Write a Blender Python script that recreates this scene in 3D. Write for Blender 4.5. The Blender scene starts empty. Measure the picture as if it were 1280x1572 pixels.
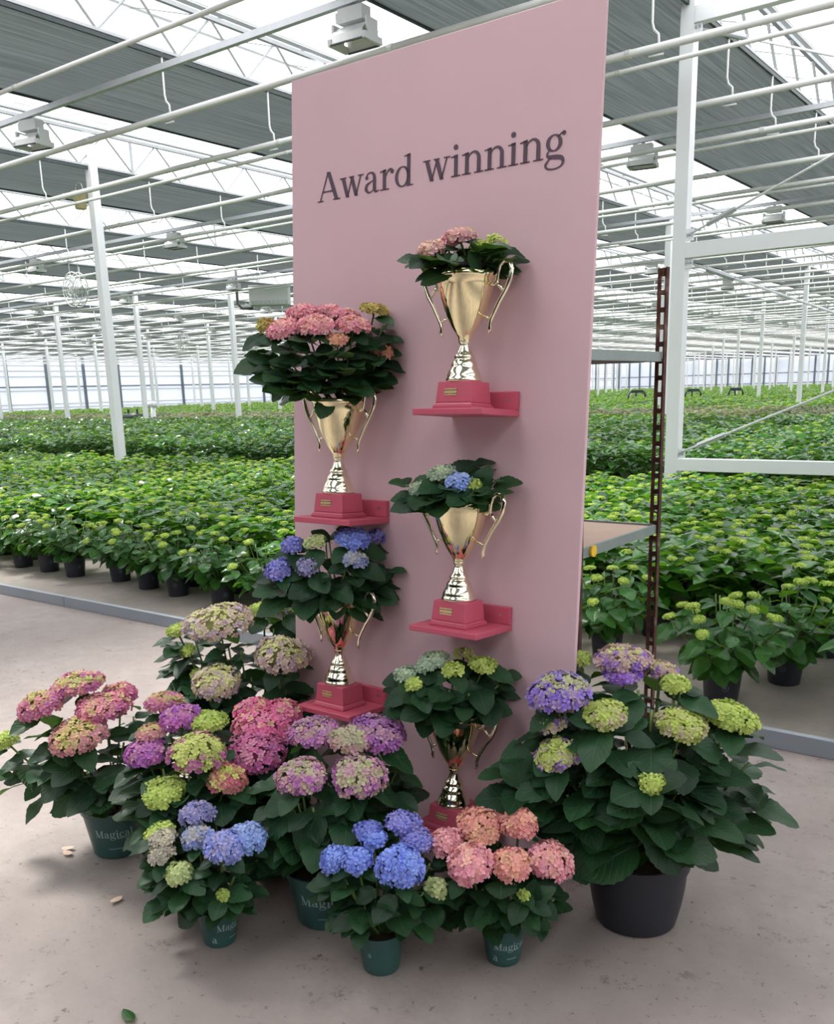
import bpy, math, random
import numpy as np
from mathutils import Matrix, Vector

# ------------------------------------------------------------------ camera
F, CX, CY = 1412.0, 640.0, 942.0           # focal length and principal point, px of the 1280x1572 frame
H = 1.70                                   # eye height, m
YAW, PITCH, ROLL = [math.radians(a) for a in (-37.01, -13.65, -1.585)]
def cam_axes():
    cy, sy, cp, sp = math.cos(YAW), math.sin(YAW), math.cos(PITCH), math.sin(PITCH)
    fwd = np.array([sy*cp, cy*cp, sp]); right = np.array([cy, -sy, 0.0]); up = np.cross(right, fwd)
    cr, sr = math.cos(ROLL), math.sin(ROLL)
    return np.array([cr*right + sr*up, -sr*right + cr*up, fwd])
RM = cam_axes()
CAM = np.array([0, 0, H])
HF = np.array([math.sin(YAW), math.cos(YAW), 0.0])     # horizontal forward
scene = bpy.context.scene
C = scene.collection
cam_data = bpy.data.cameras.new('camera'); cam = bpy.data.objects.new('camera', cam_data); C.objects.link(cam)
cam_data.sensor_fit = 'HORIZONTAL'; cam_data.sensor_width = 36.0
cam_data.lens = 36.0*F/1280.0
cam_data.shift_y = (CY - 786.0)/1280.0
cam_data.clip_end = 500
m = Matrix.Identity(4)
for i in range(3):
    m[i][0], m[i][1], m[i][2], m[i][3] = RM[0][i], RM[1][i], -RM[2][i], CAM[i]
cam.matrix_world = m
scene.camera = cam

# ------------------------------------------------------------------ sky, sun, exposure
world = bpy.data.worlds.new('sky'); scene.world = world; world.use_nodes = True
bg = world.node_tree.nodes['Background']
bg.inputs[0].default_value = (0.985, 0.98, 1.0, 1); bg.inputs[1].default_value = 3.1
sun_data = bpy.data.lights.new('sun', 'SUN'); sun = bpy.data.objects.new('sun', sun_data); C.objects.link(sun)
sun_data.energy = 7.0; sun_data.angle = math.radians(15); sun_data.color = (1.0, 0.955, 0.90)
SUN_FROM = Vector((-0.74, 0.02, 0.97)).normalized()
sun.rotation_euler = SUN_FROM.to_track_quat('Z', 'Y').to_euler()
vs = scene.view_settings
vs.view_transform = 'Standard'; vs.look = 'None'; vs.gamma = 1.0; vs.use_curve_mapping = False
vs.exposure = 0.0

# ------------------------------------------------------------------ rays and places
def ray(px, py):
    return np.array([(px-CX)/F, -(py-CY)/F, 1.0]) @ RM
def ground(px, py, z=0.0):
    d = ray(px, py); return CAM + d*((z-H)/d[2])
def at_plane(px, py, base, off=0.0):
    """the point seen at a pixel on the upright plane that faces the viewer through base, off metres nearer (-) or farther (+)"""
    d = ray(px, py); return CAM + d*((float(np.dot(HF, np.array(base)-CAM*[1, 1, 0])) + off)/float(np.dot(HF, d)))
def project(P):
    c = RM @ (np.array(P, float)-CAM); return CX+F*c[0]/c[2], CY-F*c[1]/c[2], c[2]
def depth(P): return float(RM[2] @ (np.array(P, float)-CAM))

def lin(h):
    h = h.lstrip('#'); v = [int(h[i:i+2], 16)/255 for i in (0, 2, 4)]
    return tuple(c/12.92 if c <= 0.04045 else ((c+0.055)/1.055)**2.4 for c in v)

# ------------------------------------------------------------------ materials
MAT = {}
def new_mat(name):
    mt = bpy.data.materials.new(name); mt.use_nodes = True; MAT[name] = mt
    nt = mt.node_tree; b = nt.nodes['Principled BSDF']
    return mt, nt, b
def plain(name, col, rough=0.5, metal=0.0, spec=0.5, var=0.06, scale=20.0, bump=0.0):
    mt, nt, b = new_mat(name)
    tc = nt.nodes.new('ShaderNodeTexCoord'); nz = nt.nodes.new('ShaderNodeTexNoise')
    nz.inputs['Scale'].default_value = scale; nz.inputs['Detail'].default_value = 3
    nt.links.new(tc.outputs['Object'], nz.inputs['Vector'])
    mx = nt.nodes.new('ShaderNodeMix'); mx.data_type = 'RGBA'
    mx.inputs['A'].default_value = tuple(max(0, c*(1-var)) for c in col)+(1,)
    mx.inputs['B'].default_value = tuple(min(1, c*(1+var)) for c in col)+(1,)
    nt.links.new(nz.outputs['Fac'], mx.inputs['Factor']); nt.links.new(mx.outputs['Result'], b.inputs['Base Color'])
    b.inputs['Roughness'].default_value = rough; b.inputs['Metallic'].default_value = metal
    b.inputs['Specular IOR Level'].default_value = spec
    if bump:
        bp = nt.nodes.new('ShaderNodeBump'); bp.inputs['Strength'].default_value = bump; bp.inputs['Distance'].default_value = 0.004
        nt.links.new(nz.outputs['Fac'], bp.inputs['Height']); nt.links.new(bp.outputs['Normal'], b.inputs['Normal'])
    return mt
plain('white_paint', (0.80, 0.82, 0.85), 0.4, var=0.03, scale=3)
plain('pipe_white', (0.74, 0.75, 0.74), 0.38, var=0.05, scale=2)
plain('galvanised', (0.50, 0.52, 0.55), 0.42, 0.5, var=0.12, scale=8)
plain('truss_steel', (0.44, 0.46, 0.48), 0.5, 0.2, var=0.1, scale=6)
plain('gutter', (0.72, 0.74, 0.76), 0.45, 0.2, var=0.05, scale=4)
plain('lamp_body', (0.66, 0.68, 0.69), 0.4, 0.1)
plain('lamp_reflector', (0.78, 0.80, 0.80), 0.35, 0.15)
plain('lamp_dark', (0.10, 0.10, 0.11), 0.5)
plain('panel_pink', lin('#cfaeb6'), 0.55, var=0.05, scale=2.2, spec=0.3)
plain('panel_edge', lin('#d8b0b0'), 0.6)
plain('letter_plum', lin('#4f3a48'), 0.5)
plain('shelf_crimson', lin('#bd5369'), 0.45, var=0.05, scale=30)
plain('screw_steel', (0.55, 0.5, 0.5), 0.35, 0.9)
plain('pot_green', lin('#2f5450'), 0.42, var=0.08, scale=9)
plain('pot_print', lin('#9fb8b4'), 0.6)
plain('pot_black', lin('#26272f'), 0.45, var=0.10, scale=9)
plain('pot_field', lin('#282a34'), 0.45, var=0.1, scale=9)
plain('pot_logo', lin('#59606e'), 0.6)
plain('soil', lin('#3a2a20'), 0.95, var=0.5, scale=90, bump=1.0)
plain('stem_green', lin('#6c8440'), 0.5, var=0.15)
plain('stem_dark', lin('#4a5a2c'), 0.55, var=0.2)
plain('yellow_tag', lin('#e8b820'), 0.5)
plain('kerb_grey', lin('#8f969e'), 0.5, 0.2, var=0.08, scale=5)
plain('wood_plate', lin('#c6ab98'), 0.7, var=0.10, scale=14)
plain('trolley_steel', lin('#84908e'), 0.45, 0.4, var=0.15, scale=12)
plain('rubber', lin('#26262a'), 0.6)
plain('cart_dark', lin('#2f3a3c'), 0.5)
plain('bucket_cream', lin('#d8c9a0'), 0.6)
plain('wall_post', lin('#68727c'), 0.5)
plain('heater_white', lin('#d6d8d6'), 0.5)

def gold():
    mt, nt, b = new_mat('gold')
    b.inputs['Base Color'].default_value = (0.93, 0.84, 0.53, 1); b.inputs['Metallic'].default_value = 1.0
    b.inputs['Roughness'].default_value = 0.06
    mt, nt, b = new_mat('pale_gold')
    b.inputs['Base Color'].default_value = (0.93, 0.87, 0.68, 1); b.inputs['Metallic'].default_value = 1.0
    b.inputs['Roughness'].default_value = 0.12
gold()

def rust():
    mt, nt, b = new_mat('rusty_steel')
    tc = nt.nodes.new('ShaderNodeTexCoord'); nz = nt.nodes.new('ShaderNodeTexNoise')
    nz.inputs['Scale'].default_value = 14; nz.inputs['Detail'].default_value = 6
    nt.links.new(tc.outputs['Object'], nz.inputs['Vector'])
    r = nt.nodes.new('ShaderNodeValToRGB'); cr = r.color_ramp
    cr.elements[0].position = 0.38; cr.elements[0].color = lin('#3a2420')+(1,)
    cr.elements[1].position = 0.72; cr.elements[1].color = lin('#8a7a70')+(1,)
    e = cr.elements.new(0.56); e.color = lin('#57352c')+(1,)
    nt.links.new(nz.outputs['Fac'], r.inputs['Fac']); nt.links.new(r.outputs['Color'], b.inputs['Base Color'])
    b.inputs['Roughness'].default_value = 0.75; b.inputs['Metallic'].default_value = 0.3
rust()

def concrete(name, base, dark, dirt):
    mt, nt, b = new_mat(name)
    tc = nt.nodes.new('ShaderNodeTexCoord')
    def noise(scale, detail, rough=0.6):
        n = nt.nodes.new('ShaderNodeTexNoise'); n.inputs['Scale'].default_value = scale
        n.inputs['Detail'].default_value = detail; n.inputs['Roughness'].default_value = rough
        nt.links.new(tc.outputs['Object'], n.inputs['Vector']); return n
    def mix(fac, a, bcol, blend='MIX'):
        x = nt.nodes.new('ShaderNodeMix'); x.data_type = 'RGBA'; x.blend_type = blend
        nt.links.new(fac, x.inputs['Factor'])
        if isinstance(a, tuple): x.inputs['A'].default_value = a+(1,)
        else: nt.links.new(a, x.inputs['A'])
        if isinstance(bcol, tuple): x.inputs['B'].default_value = bcol+(1,)
        else: nt.links.new(bcol, x.inputs['B'])
        return x.outputs['Result']
    def ramp(sock, lo, hi):
        r = nt.nodes.new('ShaderNodeMapRange'); r.inputs['From Min'].default_value = lo; r.inputs['From Max'].default_value = hi
        nt.links.new(sock, r.inputs['Value']); return r.outputs['Result']
    c = mix(ramp(noise(1.1, 6).outputs['Fac'], 0.36, 0.68), base, dark)
    c = mix(ramp(noise(9, 6, 0.7).outputs['Fac'], 0.40, 0.9), c, dark)
    c = mix(ramp(noise(30, 3, 0.7).outputs['Fac'], 0.62, 0.72), c, dirt)
    c = mix(ramp(noise(6.5, 9, 0.85).outputs['Fac'], 0.575, 0.66), c, dirt)
    nt.links.new(c, b.inputs['Base Color'])
    b.inputs['Roughness'].default_value = 0.62; b.inputs['Specular IOR Level'].default_value = 0.35
    bp = nt.nodes.new('ShaderNodeBump'); bp.inputs['Strength'].default_value = 0.25; bp.inputs['Distance'].default_value = 0.003
    nt.links.new(noise(55, 4).outputs['Fac'], bp.inputs['Height']); nt.links.new(bp.outputs['Normal'], b.inputs['Normal'])
concrete('concrete', (0.335, 0.285, 0.266), (0.225, 0.188, 0.176), (0.115, 0.092, 0.082))
concrete('bed_concrete', (0.29, 0.255, 0.23), (0.19, 0.165, 0.15), (0.20, 0.16, 0.12))

def leaf_mat(name, dark, light, back, trans, veins=True, rough=0.33, tr_amt=0.30):
    mt, nt, b = new_mat(name)
    oi = nt.nodes.new('ShaderNodeObjectInfo'); geo = nt.nodes.new('ShaderNodeNewGeometry')
    at = nt.nodes.new('ShaderNodeAttribute'); at.attribute_name = 'tint'
    ad = nt.nodes.new('ShaderNodeMath'); ad.operation = 'ADD'
    nt.links.new(oi.outputs['Random'], ad.inputs[0]); nt.links.new(at.outputs['Fac'], ad.inputs[1])
    fr = nt.nodes.new('ShaderNodeMath'); fr.operation = 'FRACT'; nt.links.new(ad.outputs[0], fr.inputs[0])
    mx = nt.nodes.new('ShaderNodeMix'); mx.data_type = 'RGBA'
    mx.inputs['A'].default_value = dark+(1,); mx.inputs['B'].default_value = light+(1,)
    nt.links.new(fr.outputs[0], mx.inputs['Factor'])
    col = mx.outputs['Result']
    if veins:
        uv = nt.nodes.new('ShaderNodeUVMap'); sp = nt.nodes.new('ShaderNodeSeparateXYZ'); nt.links.new(uv.outputs[0], sp.inputs[0])
        ab = nt.nodes.new('ShaderNodeMath'); ab.operation = 'ABSOLUTE'; nt.links.new(sp.outputs['Y'], ab.inputs[0])
        a1 = nt.nodes.new('ShaderNodeMath'); a1.operation = 'MULTIPLY_ADD'; a1.inputs[1].default_value = -19.0
        nt.links.new(ab.outputs[0], a1.inputs[0])
        a0 = nt.nodes.new('ShaderNodeMath'); a0.operation = 'MULTIPLY'; a0.inputs[1].default_value = 52.0
        nt.links.new(sp.outputs['X'], a0.inputs[0]); nt.links.new(a0.outputs[0], a1.inputs[2])
        sn = nt.nodes.new('ShaderNodeMath'); sn.operation = 'SINE'; nt.links.new(a1.outputs[0], sn.inputs[0])
        lat = nt.nodes.new('ShaderNodeMapRange'); lat.inputs['From Min'].default_value = 0.86; lat.inputs['From Max'].default_value = 1.0
        nt.links.new(sn.outputs[0], lat.inputs['Value'])
        mid = nt.nodes.new('ShaderNodeMapRange'); mid.inputs['From Min'].default_value = 0.05; mid.inputs['From Max'].default_value = 0.025
        nt.links.new(ab.outputs[0], mid.inputs['Value'])
        mxx = nt.nodes.new('ShaderNodeMath'); mxx.operation = 'MAXIMUM'
        nt.links.new(lat.outputs[0], mxx.inputs[0]); nt.links.new(mid.outputs[0], mxx.inputs[1])
        sc = nt.nodes.new('ShaderNodeMath'); sc.operation = 'MULTIPLY'; sc.inputs[1].default_value = 0.40
        nt.links.new(mxx.outputs[0], sc.inputs[0])
        mv = nt.nodes.new('ShaderNodeMix'); mv.data_type = 'RGBA'; mv.inputs['B'].default_value = tuple(min(1, c*2.2+0.01) for c in light)+(1,)
        nt.links.new(sc.outputs[0], mv.inputs['Factor']); nt.links.new(col, mv.inputs['A']); col = mv.outputs['Result']
        bp = nt.nodes.new('ShaderNodeBump'); bp.invert = True; bp.inputs['Strength'].default_value = 0.5; bp.inputs['Distance'].default_value = 0.004
        nt.links.new(mxx.outputs[0], bp.inputs['Height']); nt.links.new(bp.outputs['Normal'], b.inputs['Normal'])
    mb = nt.nodes.new('ShaderNodeMix'); mb.data_type = 'RGBA'; mb.inputs['B'].default_value = back+(1,)
    nt.links.new(geo.outputs['Backfacing'], mb.inputs['Factor']); nt.links.new(col, mb.inputs['A'])
    nt.links.new(mb.outputs['Result'], b.inputs['Base Color'])
    rg = nt.nodes.new('ShaderNodeMix'); rg.data_type = 'FLOAT'; rg.inputs['A'].default_value = rough; rg.inputs['B'].default_value = 0.7
    nt.links.new(geo.outputs['Backfacing'], rg.inputs['Factor']); nt.links.new(rg.outputs['Result'], b.inputs['Roughness'])
    b.inputs['Specular IOR Level'].default_value = 0.34 if veins else 0.5
    tl = nt.nodes.new('ShaderNodeBsdfTranslucent'); tl.inputs['Color'].default_value = trans+(1,)
    ms = nt.nodes.new('ShaderNodeMixShader'); ms.inputs[0].default_value = tr_amt
    nt.links.new(b.outputs[0], ms.inputs[1]); nt.links.new(tl.outputs[0], ms.inputs[2])
    nt.links.new(ms.outputs[0], nt.nodes['Material Output'].inputs['Surface'])
leaf_mat('leaf_display', lin('#132c1c'), lin('#25492b'), lin('#587442'), lin('#5a8a2a'), True, 0.46, 0.14)
leaf_mat('leaf_near', lin('#1b4220'), lin('#376a2e'), lin('#668c48'), lin('#7ab02c'), True, 0.30, 0.24)
leaf_mat('leaf_field', lin('#1d4519'), lin('#47822a'), lin('#6c9844'), lin('#7cb82c'), False, 0.22, 0.28)
leaf_mat('leaf_dark_field', lin('#1f4722'), lin('#457a36'), lin('#60884c'), lin('#6ea03c'), False, 0.22, 0.26)
leaf_mat('leaf_brown_field', lin('#3c582c'), lin('#66703e'), lin('#7a8a58'), lin('#90a448'), False, 0.35, 0.25)

def petal_mat():
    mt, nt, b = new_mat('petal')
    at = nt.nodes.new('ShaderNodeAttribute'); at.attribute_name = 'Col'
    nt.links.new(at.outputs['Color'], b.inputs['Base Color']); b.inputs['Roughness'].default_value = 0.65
    b.inputs['Specular IOR Level'].default_value = 0.2
    tl = nt.nodes.new('ShaderNodeBsdfTranslucent'); nt.links.new(at.outputs['Color'], tl.inputs['Color'])
    ms = nt.nodes.new('ShaderNodeMixShader'); ms.inputs[0].default_value = 0.28
    nt.links.new(b.outputs[0], ms.inputs[1]); nt.links.new(tl.outputs[0], ms.inputs[2])
    nt.links.new(ms.outputs[0], nt.nodes['Material Output'].inputs['Surface'])
petal_mat()

def screen_mat():
    mt, nt, b = new_mat('shade_cloth')
    tc = nt.nodes.new('ShaderNodeTexCoord'); mp = nt.nodes.new('ShaderNodeMapping'); mp.inputs['Scale'].default_value = (28, 0.5, 1)
    nt.links.new(tc.outputs['Object'], mp.inputs[0])
    nz = nt.nodes.new('ShaderNodeTexNoise'); nz.inputs['Scale'].default_value = 1.0; nz.inputs['Detail'].default_value = 5
    nt.links.new(mp.outputs[0], nz.inputs['Vector'])
    r = nt.nodes.new('ShaderNodeValToRGB'); r.color_ramp.elements[0].position = 0.3; r.color_ramp.elements[1].position = 0.75
    r.color_ramp.elements[0].color = (0.052, 0.062, 0.064, 1); r.color_ramp.elements[1].color = (0.108, 0.124, 0.124, 1)
    nt.links.new(nz.outputs['Fac'], r.inputs['Fac']); nt.links.new(r.outputs['Color'], b.inputs['Base Color'])
    b.inputs['Roughness'].default_value = 0.85
    tl = nt.nodes.new('ShaderNodeBsdfTranslucent'); nt.links.new(r.outputs['Color'], tl.inputs['Color'])
    ms = nt.nodes.new('ShaderNodeMixShader'); ms.inputs[0].default_value = 0.45
    nt.links.new(b.outputs[0], ms.inputs[1]); nt.links.new(tl.outputs[0], ms.inputs[2])
    nt.links.new(ms.outputs[0], nt.nodes['Material Output'].inputs['Surface'])
    mt, nt, b = new_mat('roof_glass')
    tr = nt.nodes.new('ShaderNodeBsdfTransparent'); tr.inputs[0].default_value = (0.96, 0.975, 0.97, 1)
    gl = nt.nodes.new('ShaderNodeBsdfGlossy'); gl.inputs['Roughness'].default_value = 0.05
    ms = nt.nodes.new('ShaderNodeMixShader'); ms.inputs[0].default_value = 0.05
    nt.links.new(tr.outputs[0], ms.inputs[1]); nt.links.new(gl.outputs[0], ms.inputs[2])
    nt.links.new(ms.outputs[0], nt.nodes['Material Output'].inputs['Surface'])
    mt, nt, b = new_mat('wall_sheet')
    b.inputs['Base Color'].default_value = (0.80, 0.83, 0.88, 1); b.inputs['Roughness'].default_value = 0.7
    tl = nt.nodes.new('ShaderNodeBsdfTranslucent'); tl.inputs['Color'].default_value = (0.80, 0.83, 0.88, 1)
    ms = nt.nodes.new('ShaderNodeMixShader'); ms.inputs[0].default_value = 0.38
    nt.links.new(b.outputs[0], ms.inputs[1]); nt.links.new(tl.outputs[0], ms.inputs[2])
    nt.links.new(ms.outputs[0], nt.nodes['Material Output'].inputs['Surface'])
    mt, nt, b = new_mat('plaque')
    tc = nt.nodes.new('ShaderNodeTexCoord'); sp = nt.nodes.new('ShaderNodeSeparateXYZ'); nt.links.new(tc.outputs['Generated'], sp.inputs[0])
    wv = nt.nodes.new('ShaderNodeMath'); wv.operation = 'MULTIPLY'; wv.inputs[1].default_value = 12.6; nt.links.new(sp.outputs['Z'], wv.inputs[0])
    sn = nt.nodes.new('ShaderNodeMath'); sn.operation = 'COSINE'; nt.links.new(wv.outputs[0], sn.inputs[0])
    nz = nt.nodes.new('ShaderNodeTexNoise'); nz.inputs['Scale'].default_value = 260; nt.links.new(tc.outputs['Object'], nz.inputs['Vector'])
    mu = nt.nodes.new('ShaderNodeMath'); mu.operation = 'MULTIPLY'; nt.links.new(sn.outputs[0], mu.inputs[0]); nt.links.new(nz.outputs['Fac'], mu.inputs[1])
    mr = nt.nodes.new('ShaderNodeMapRange'); mr.inputs['From Min'].default_value = -0.30; mr.inputs['From Max'].default_value = -0.42
    nt.links.new(mu.outputs[0], mr.inputs['Value'])
    mx = nt.nodes.new('ShaderNodeMix'); mx.data_type = 'RGBA'
    mx.inputs['A'].default_value = lin('#e9cfa0')+(1,); mx.inputs['B'].default_value = lin('#6b5a3a')+(1,)
    nt.links.new(mr.outputs[0], mx.inputs['Factor']); nt.links.new(mx.outputs['Result'], b.inputs['Base Color'])
    b.inputs['Metallic'].default_value = 0.5; b.inputs['Roughness'].default_value = 0.3
screen_mat()

# ------------------------------------------------------------------ mesh helpers
class MB:
    """collects shapes, then links them as ONE mesh object"""
    def __init__(s): s.v = []; s.f = []; s.mi = []; s.n = 0
    def add(s, verts, faces, mi=0):
        o = s.n; verts = [tuple(map(float, p)) for p in verts]
        s.v += verts; s.f += [tuple(o+i for i in f) for f in faces]; s.mi += [mi]*len(faces); s.n += len(verts); return s
    def box(s, c, size, rot=None, mi=0):
        x, y, z = [a/2 for a in size]
        P = np.array([(-x, -y, -z), (x, -y, -z), (x, y, -z), (-x, y, -z), (-x, -y, z), (x, -y, z), (x, y, z), (-x, y, z)])
        if rot is not None: P = P @ np.array(rot).T
        return s.add(P+np.array(c), [(0, 3, 2, 1), (4, 5, 6, 7), (0, 1, 5, 4), (1, 2, 6, 5), (2, 3, 7, 6), (3, 0, 4, 7)], mi)
    def frustum(s, z0, a0, b0, z1, a1, b1, cx=0, cy=0, mi=0):
        P = [(cx-a0, cy-b0, z0), (cx+a0, cy-b0, z0), (cx+a0, cy+b0, z0), (cx-a0, cy+b0, z0),
             (cx-a1, cy-b1, z1), (cx+a1, cy-b1, z1), (cx+a1, cy+b1, z1), (cx-a1, cy+b1, z1)]
        return s.add(P, [(0, 3, 2, 1), (4, 5, 6, 7), (0, 1, 5, 4), (1, 2, 6, 5), (2, 3, 7, 6), (3, 0, 4, 7)], mi)
    def tube(s, path, rad, n=8, mi=0, caps=True, flat=1.0, flatdir=None):
        path = [np.array(p, float) for p in path]; k = len(path)
        rad = [rad]*k if np.isscalar(rad) else rad
        V = []; F_ = []
        prev = None
        for i in range(k):
            t = path[min(i+1, k-1)]-path[max(i-1, 0)]; t = t/(np.linalg.norm(t)+1e-12)
            if prev is None:
                ref = np.array([0, 0, 1.0]) if abs(t[2]) < 0.9 else np.array([1.0, 0, 0])
                if flatdir is not None: ref = np.array(flatdir, float)
                u = np.cross(ref, t)
            else: u = prev - t*np.dot(prev, t)
            u = u/(np.linalg.norm(u)+1e-12); prev = u; w = np.cross(t, u)
            for j in range(n):
                a = 2*math.pi*j/n
                V.append(path[i]+rad[i]*(u*math.cos(a)+w*math.sin(a)*flat))
        for i in range(k-1):
            for j in range(n):
                a, b = i*n+j, i*n+(j+1) % n
                F_.append((a, b, b+n, a+n))
        if caps:
            F_.append(tuple(reversed(range(n)))); F_.append(tuple(range((k-1)*n, k*n)))
        return s.add(V, F_, mi)
    def lathe(s, prof, n=32, c=(0, 0, 0), mi=0):
        V = []; F_ = []; k = len(prof)
        for r, z in prof:
            for j in range(n):
                a = 2*math.pi*j/n; V.append((c[0]+r*math.cos(a), c[1]+r*math.sin(a), c[2]+z))
        for i in range(k-1):
            for j in range(n):
                a, b = i*n+j, i*n+(j+1) % n
                F_.append((a, b, b+n, a+n))
        return s.add(V, F_, mi)
    def mesh(s, name, mats, smooth=False):
        me = bpy.data.meshes.new(name); me.from_pydata(s.v, [], s.f)
        for mt in (mats if isinstance(mats, (list, tuple)) else [mats]): me.materials.append(MAT[mt])
        if any(s.mi): me.polygons.foreach_set('material_index', s.mi)
        me.polygons.foreach_set('use_smooth', [bool(smooth)]*len(me.polygons))
        me.update(); return me
    def build(s, name, mats, parent=None, smooth=False, loc=None):
        return link(name, s.mesh(name, mats, smooth), parent, loc)
def link(name, me, parent=None, loc=None):
    o = bpy.data.objects.new(name, me); C.objects.link(o)
    if parent is not None: o.parent = parent
    if loc is not None: o.location = loc
    return o
def smooth_angle(o, deg=40):
    try: o.data.set_sharp_from_angle(angle=math.radians(deg))
    except Exception: pass
    return o
def tag(o, label=None, cat=None, group=None, kind=None):
    if label: o['label'] = label
    if cat: o['category'] = cat
    if group: o['group'] = group
    if kind: o['kind'] = kind
    return o
def empty(name, loc=(0, 0, 0), rot=None):
    o = bpy.data.objects.new(name, None); C.objects.link(o); o.location = loc; o.empty_display_size = 0.05
    if rot is not None: o.rotation_euler = rot
    return o
def bevel(o, w=0.003, seg=2):
    b = o.modifiers.new('bevel', 'BEVEL'); b.width = w; b.segments = seg; b.limit_method = 'ANGLE'; return o

# ================================================================== THE SETTING
XW, YW = -82.0, 178.0            # left and back walls
BAY, X0 = 5.53, -4.30            # truss spacing and one truss line
KS = list(range(-7, 15))         # truss lines
ROWS = [11.0+13.3*j for j in range(0, 13)]
ZC, ZT = 5.78, 6.35              # truss bottom and top chord
XE, YS = 36.0, -42.0            # right and front walls, behind the viewer
YK = 4.27                        # kerb line
fl = MB(); fl.box(((XW+XE)/2, (YW+YS)/2, -0.05), (XE-XW, YW-YS, 0.10)); tag(fl.build('floor', 'concrete'), kind='structure')
fb = MB(); fb.box(((XW+XE)/2, (YW+YK)/2+0.02, 0.004), (XE-XW-0.3, YW-YK-0.06, 0.008)); tag(fb.build('bed_floor', 'bed_concrete'), kind='structure')
# the kerb: separate lengths butted end to end
kerb = empty('trim_1'); tag(kerb, kind='structure')
edges = [-30.5, -24.4, -18.3, -12.2, -6.95, -1.6, 4.5, 10.6]
for a, b in zip(edges[:-1], edges[1:]):
    k = MB(); k.box(((a+b)/2, YK+0.02, 0.045), (b-a-0.006, 0.04, 0.09)); bevel(k.build('kerb_length', 'kerb_grey', kerb), 0.004)
# left and back walls
wl = empty('wall_left'); tag(wl, kind='structure')
q = MB(); q.box((XW-0.03, (YW+YS)/2, 3.1), (0.06, YW-YS, 6.2)); q.build('wall_sheet', 'wall_sheet', wl)
for j in range(0, 45):
    q = MB(); q.box((XW+0.10, 11+13.3/3.3*j-8, 3.0), (0.2, 0.22, 6.0)); q.build('wall_post', 'wall_post', wl)
for z in (1.0, 1.35, 2.6, 2.95, 3.9, 4.4, 4.9):
    q = MB(); q.box((XW+0.06, YW/2-4, z), (0.08, YW+8, 0.07 if z != 2.95 else 0.12)); q.build('wall_rail', 'wall_post' if z == 2.95 else 'galvanised', wl)
wb = empty('wall_back'); tag(wb, kind='structure')
q = MB(); q.box(((XW+XE)/2, YW+0.03, 3.1), (XE-XW, 0.06, 6.2)); q.build('wall_sheet', 'wall_sheet', wb)
wr = empty('wall_right'); tag(wr, kind='structure')
q = MB(); q.box((XE+0.03, (YW+YS)/2, 3.1), (0.06, YW-YS, 6.2)); q.build('wall_sheet', 'wall_sheet', wr)
wf = empty('wall_front'); tag(wf, kind='structure')
q = MB(); q.box(((XW+XE)/2, YS-0.03, 3.1), (XE-XW, 0.06, 6.2)); q.build('wall_sheet', 'wall_post', wf)
for j in range(0, 45):
    q = MB(); q.box((XW+2.2*j+0.5, YW-0.12, 3.0), (0.28, 0.24, 6.0)); q.build('wall_post', 'wall_post', wb)
for z in (1.2, 3.0):
    q = MB(); q.box(((XW+XE)/2, YW-0.1, z), (XE-XW, 0.1, 0.14)); q.build('wall_rail', 'wall_post', wb)
# columns
col_me = MB(); col_me.box((0, 0, 3.15), (0.155, 0.155, 6.3)); col_me.box((0, 0, 0.02), (0.28, 0.28, 0.04)); col_me = col_me.mesh('column', 'white_paint')
nearest = empty('trim_2'); tag(nearest, kind='structure')
for j, Y in enumerate(ROWS):
    for k in KS:
        X = X0-BAY*k
        if X < XW+1 or X > 9: continue
        u, v, d = project((X, Y, 2.0))
        if d < 1 or not -300 < u < 1600: continue
        if j > 9 and k % 2: continue
        c = link('column', col_me, nearest, (X, Y, 0))
# trusses: chords, zigzag web, hangers in one object per line (structure)
trusses = []
for k in KS:
    X = X0-BAY*k
    if X < XW: continue
    root = empty('roof_truss', (X, 0, 0)); tag(root, kind='structure')
    y1 = YW
    t = MB()
    t.tube([(0, YS, ZC), (0, y1, ZC)], 0.028, 5); t.build('bottom_chord', 'truss_steel', root)
    t = MB(); t.box((0, (y1+YS)/2, ZT), (0.06, y1-YS, 0.05)); t.build('top_chord', 'truss_steel', root)
    w = MB(); n = int((y1+13)/1.15)
    for i in range(n):
        y = -12.25+1.15*i
        if X > 3: continue
        if y > 110 and i % 2: continue
        w.tube([(0, y, ZC), (0, y+0.575, ZT)], 0.016, 4, caps=False); w.tube([(0, y+0.575, ZT), (0, y+1.15, ZC)], 0.022, 4, caps=False)
        if i % 6 == 3: w.tube([(0, y, ZC), (0, y, ZT)], 0.035, 4, caps=False)
    if w.n: tag(w.build('lattice_web', 'truss_steel', root), kind='stuff')
    g = MB(); g.box((0.0, (y1+YS)/2, ZT+0.10), (0.11, y1-YS, 0.05)); g.box((-0.055, (y1+YS)/2, ZT+0.13), (0.012, y1-YS, 0.07)); g.box((0.055, (y1+YS)/2, ZT+0.13), (0.012, y1-YS, 0.07))
    g.build('gutter', 'gutter', root)
    trusses.append((X, root))
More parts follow.
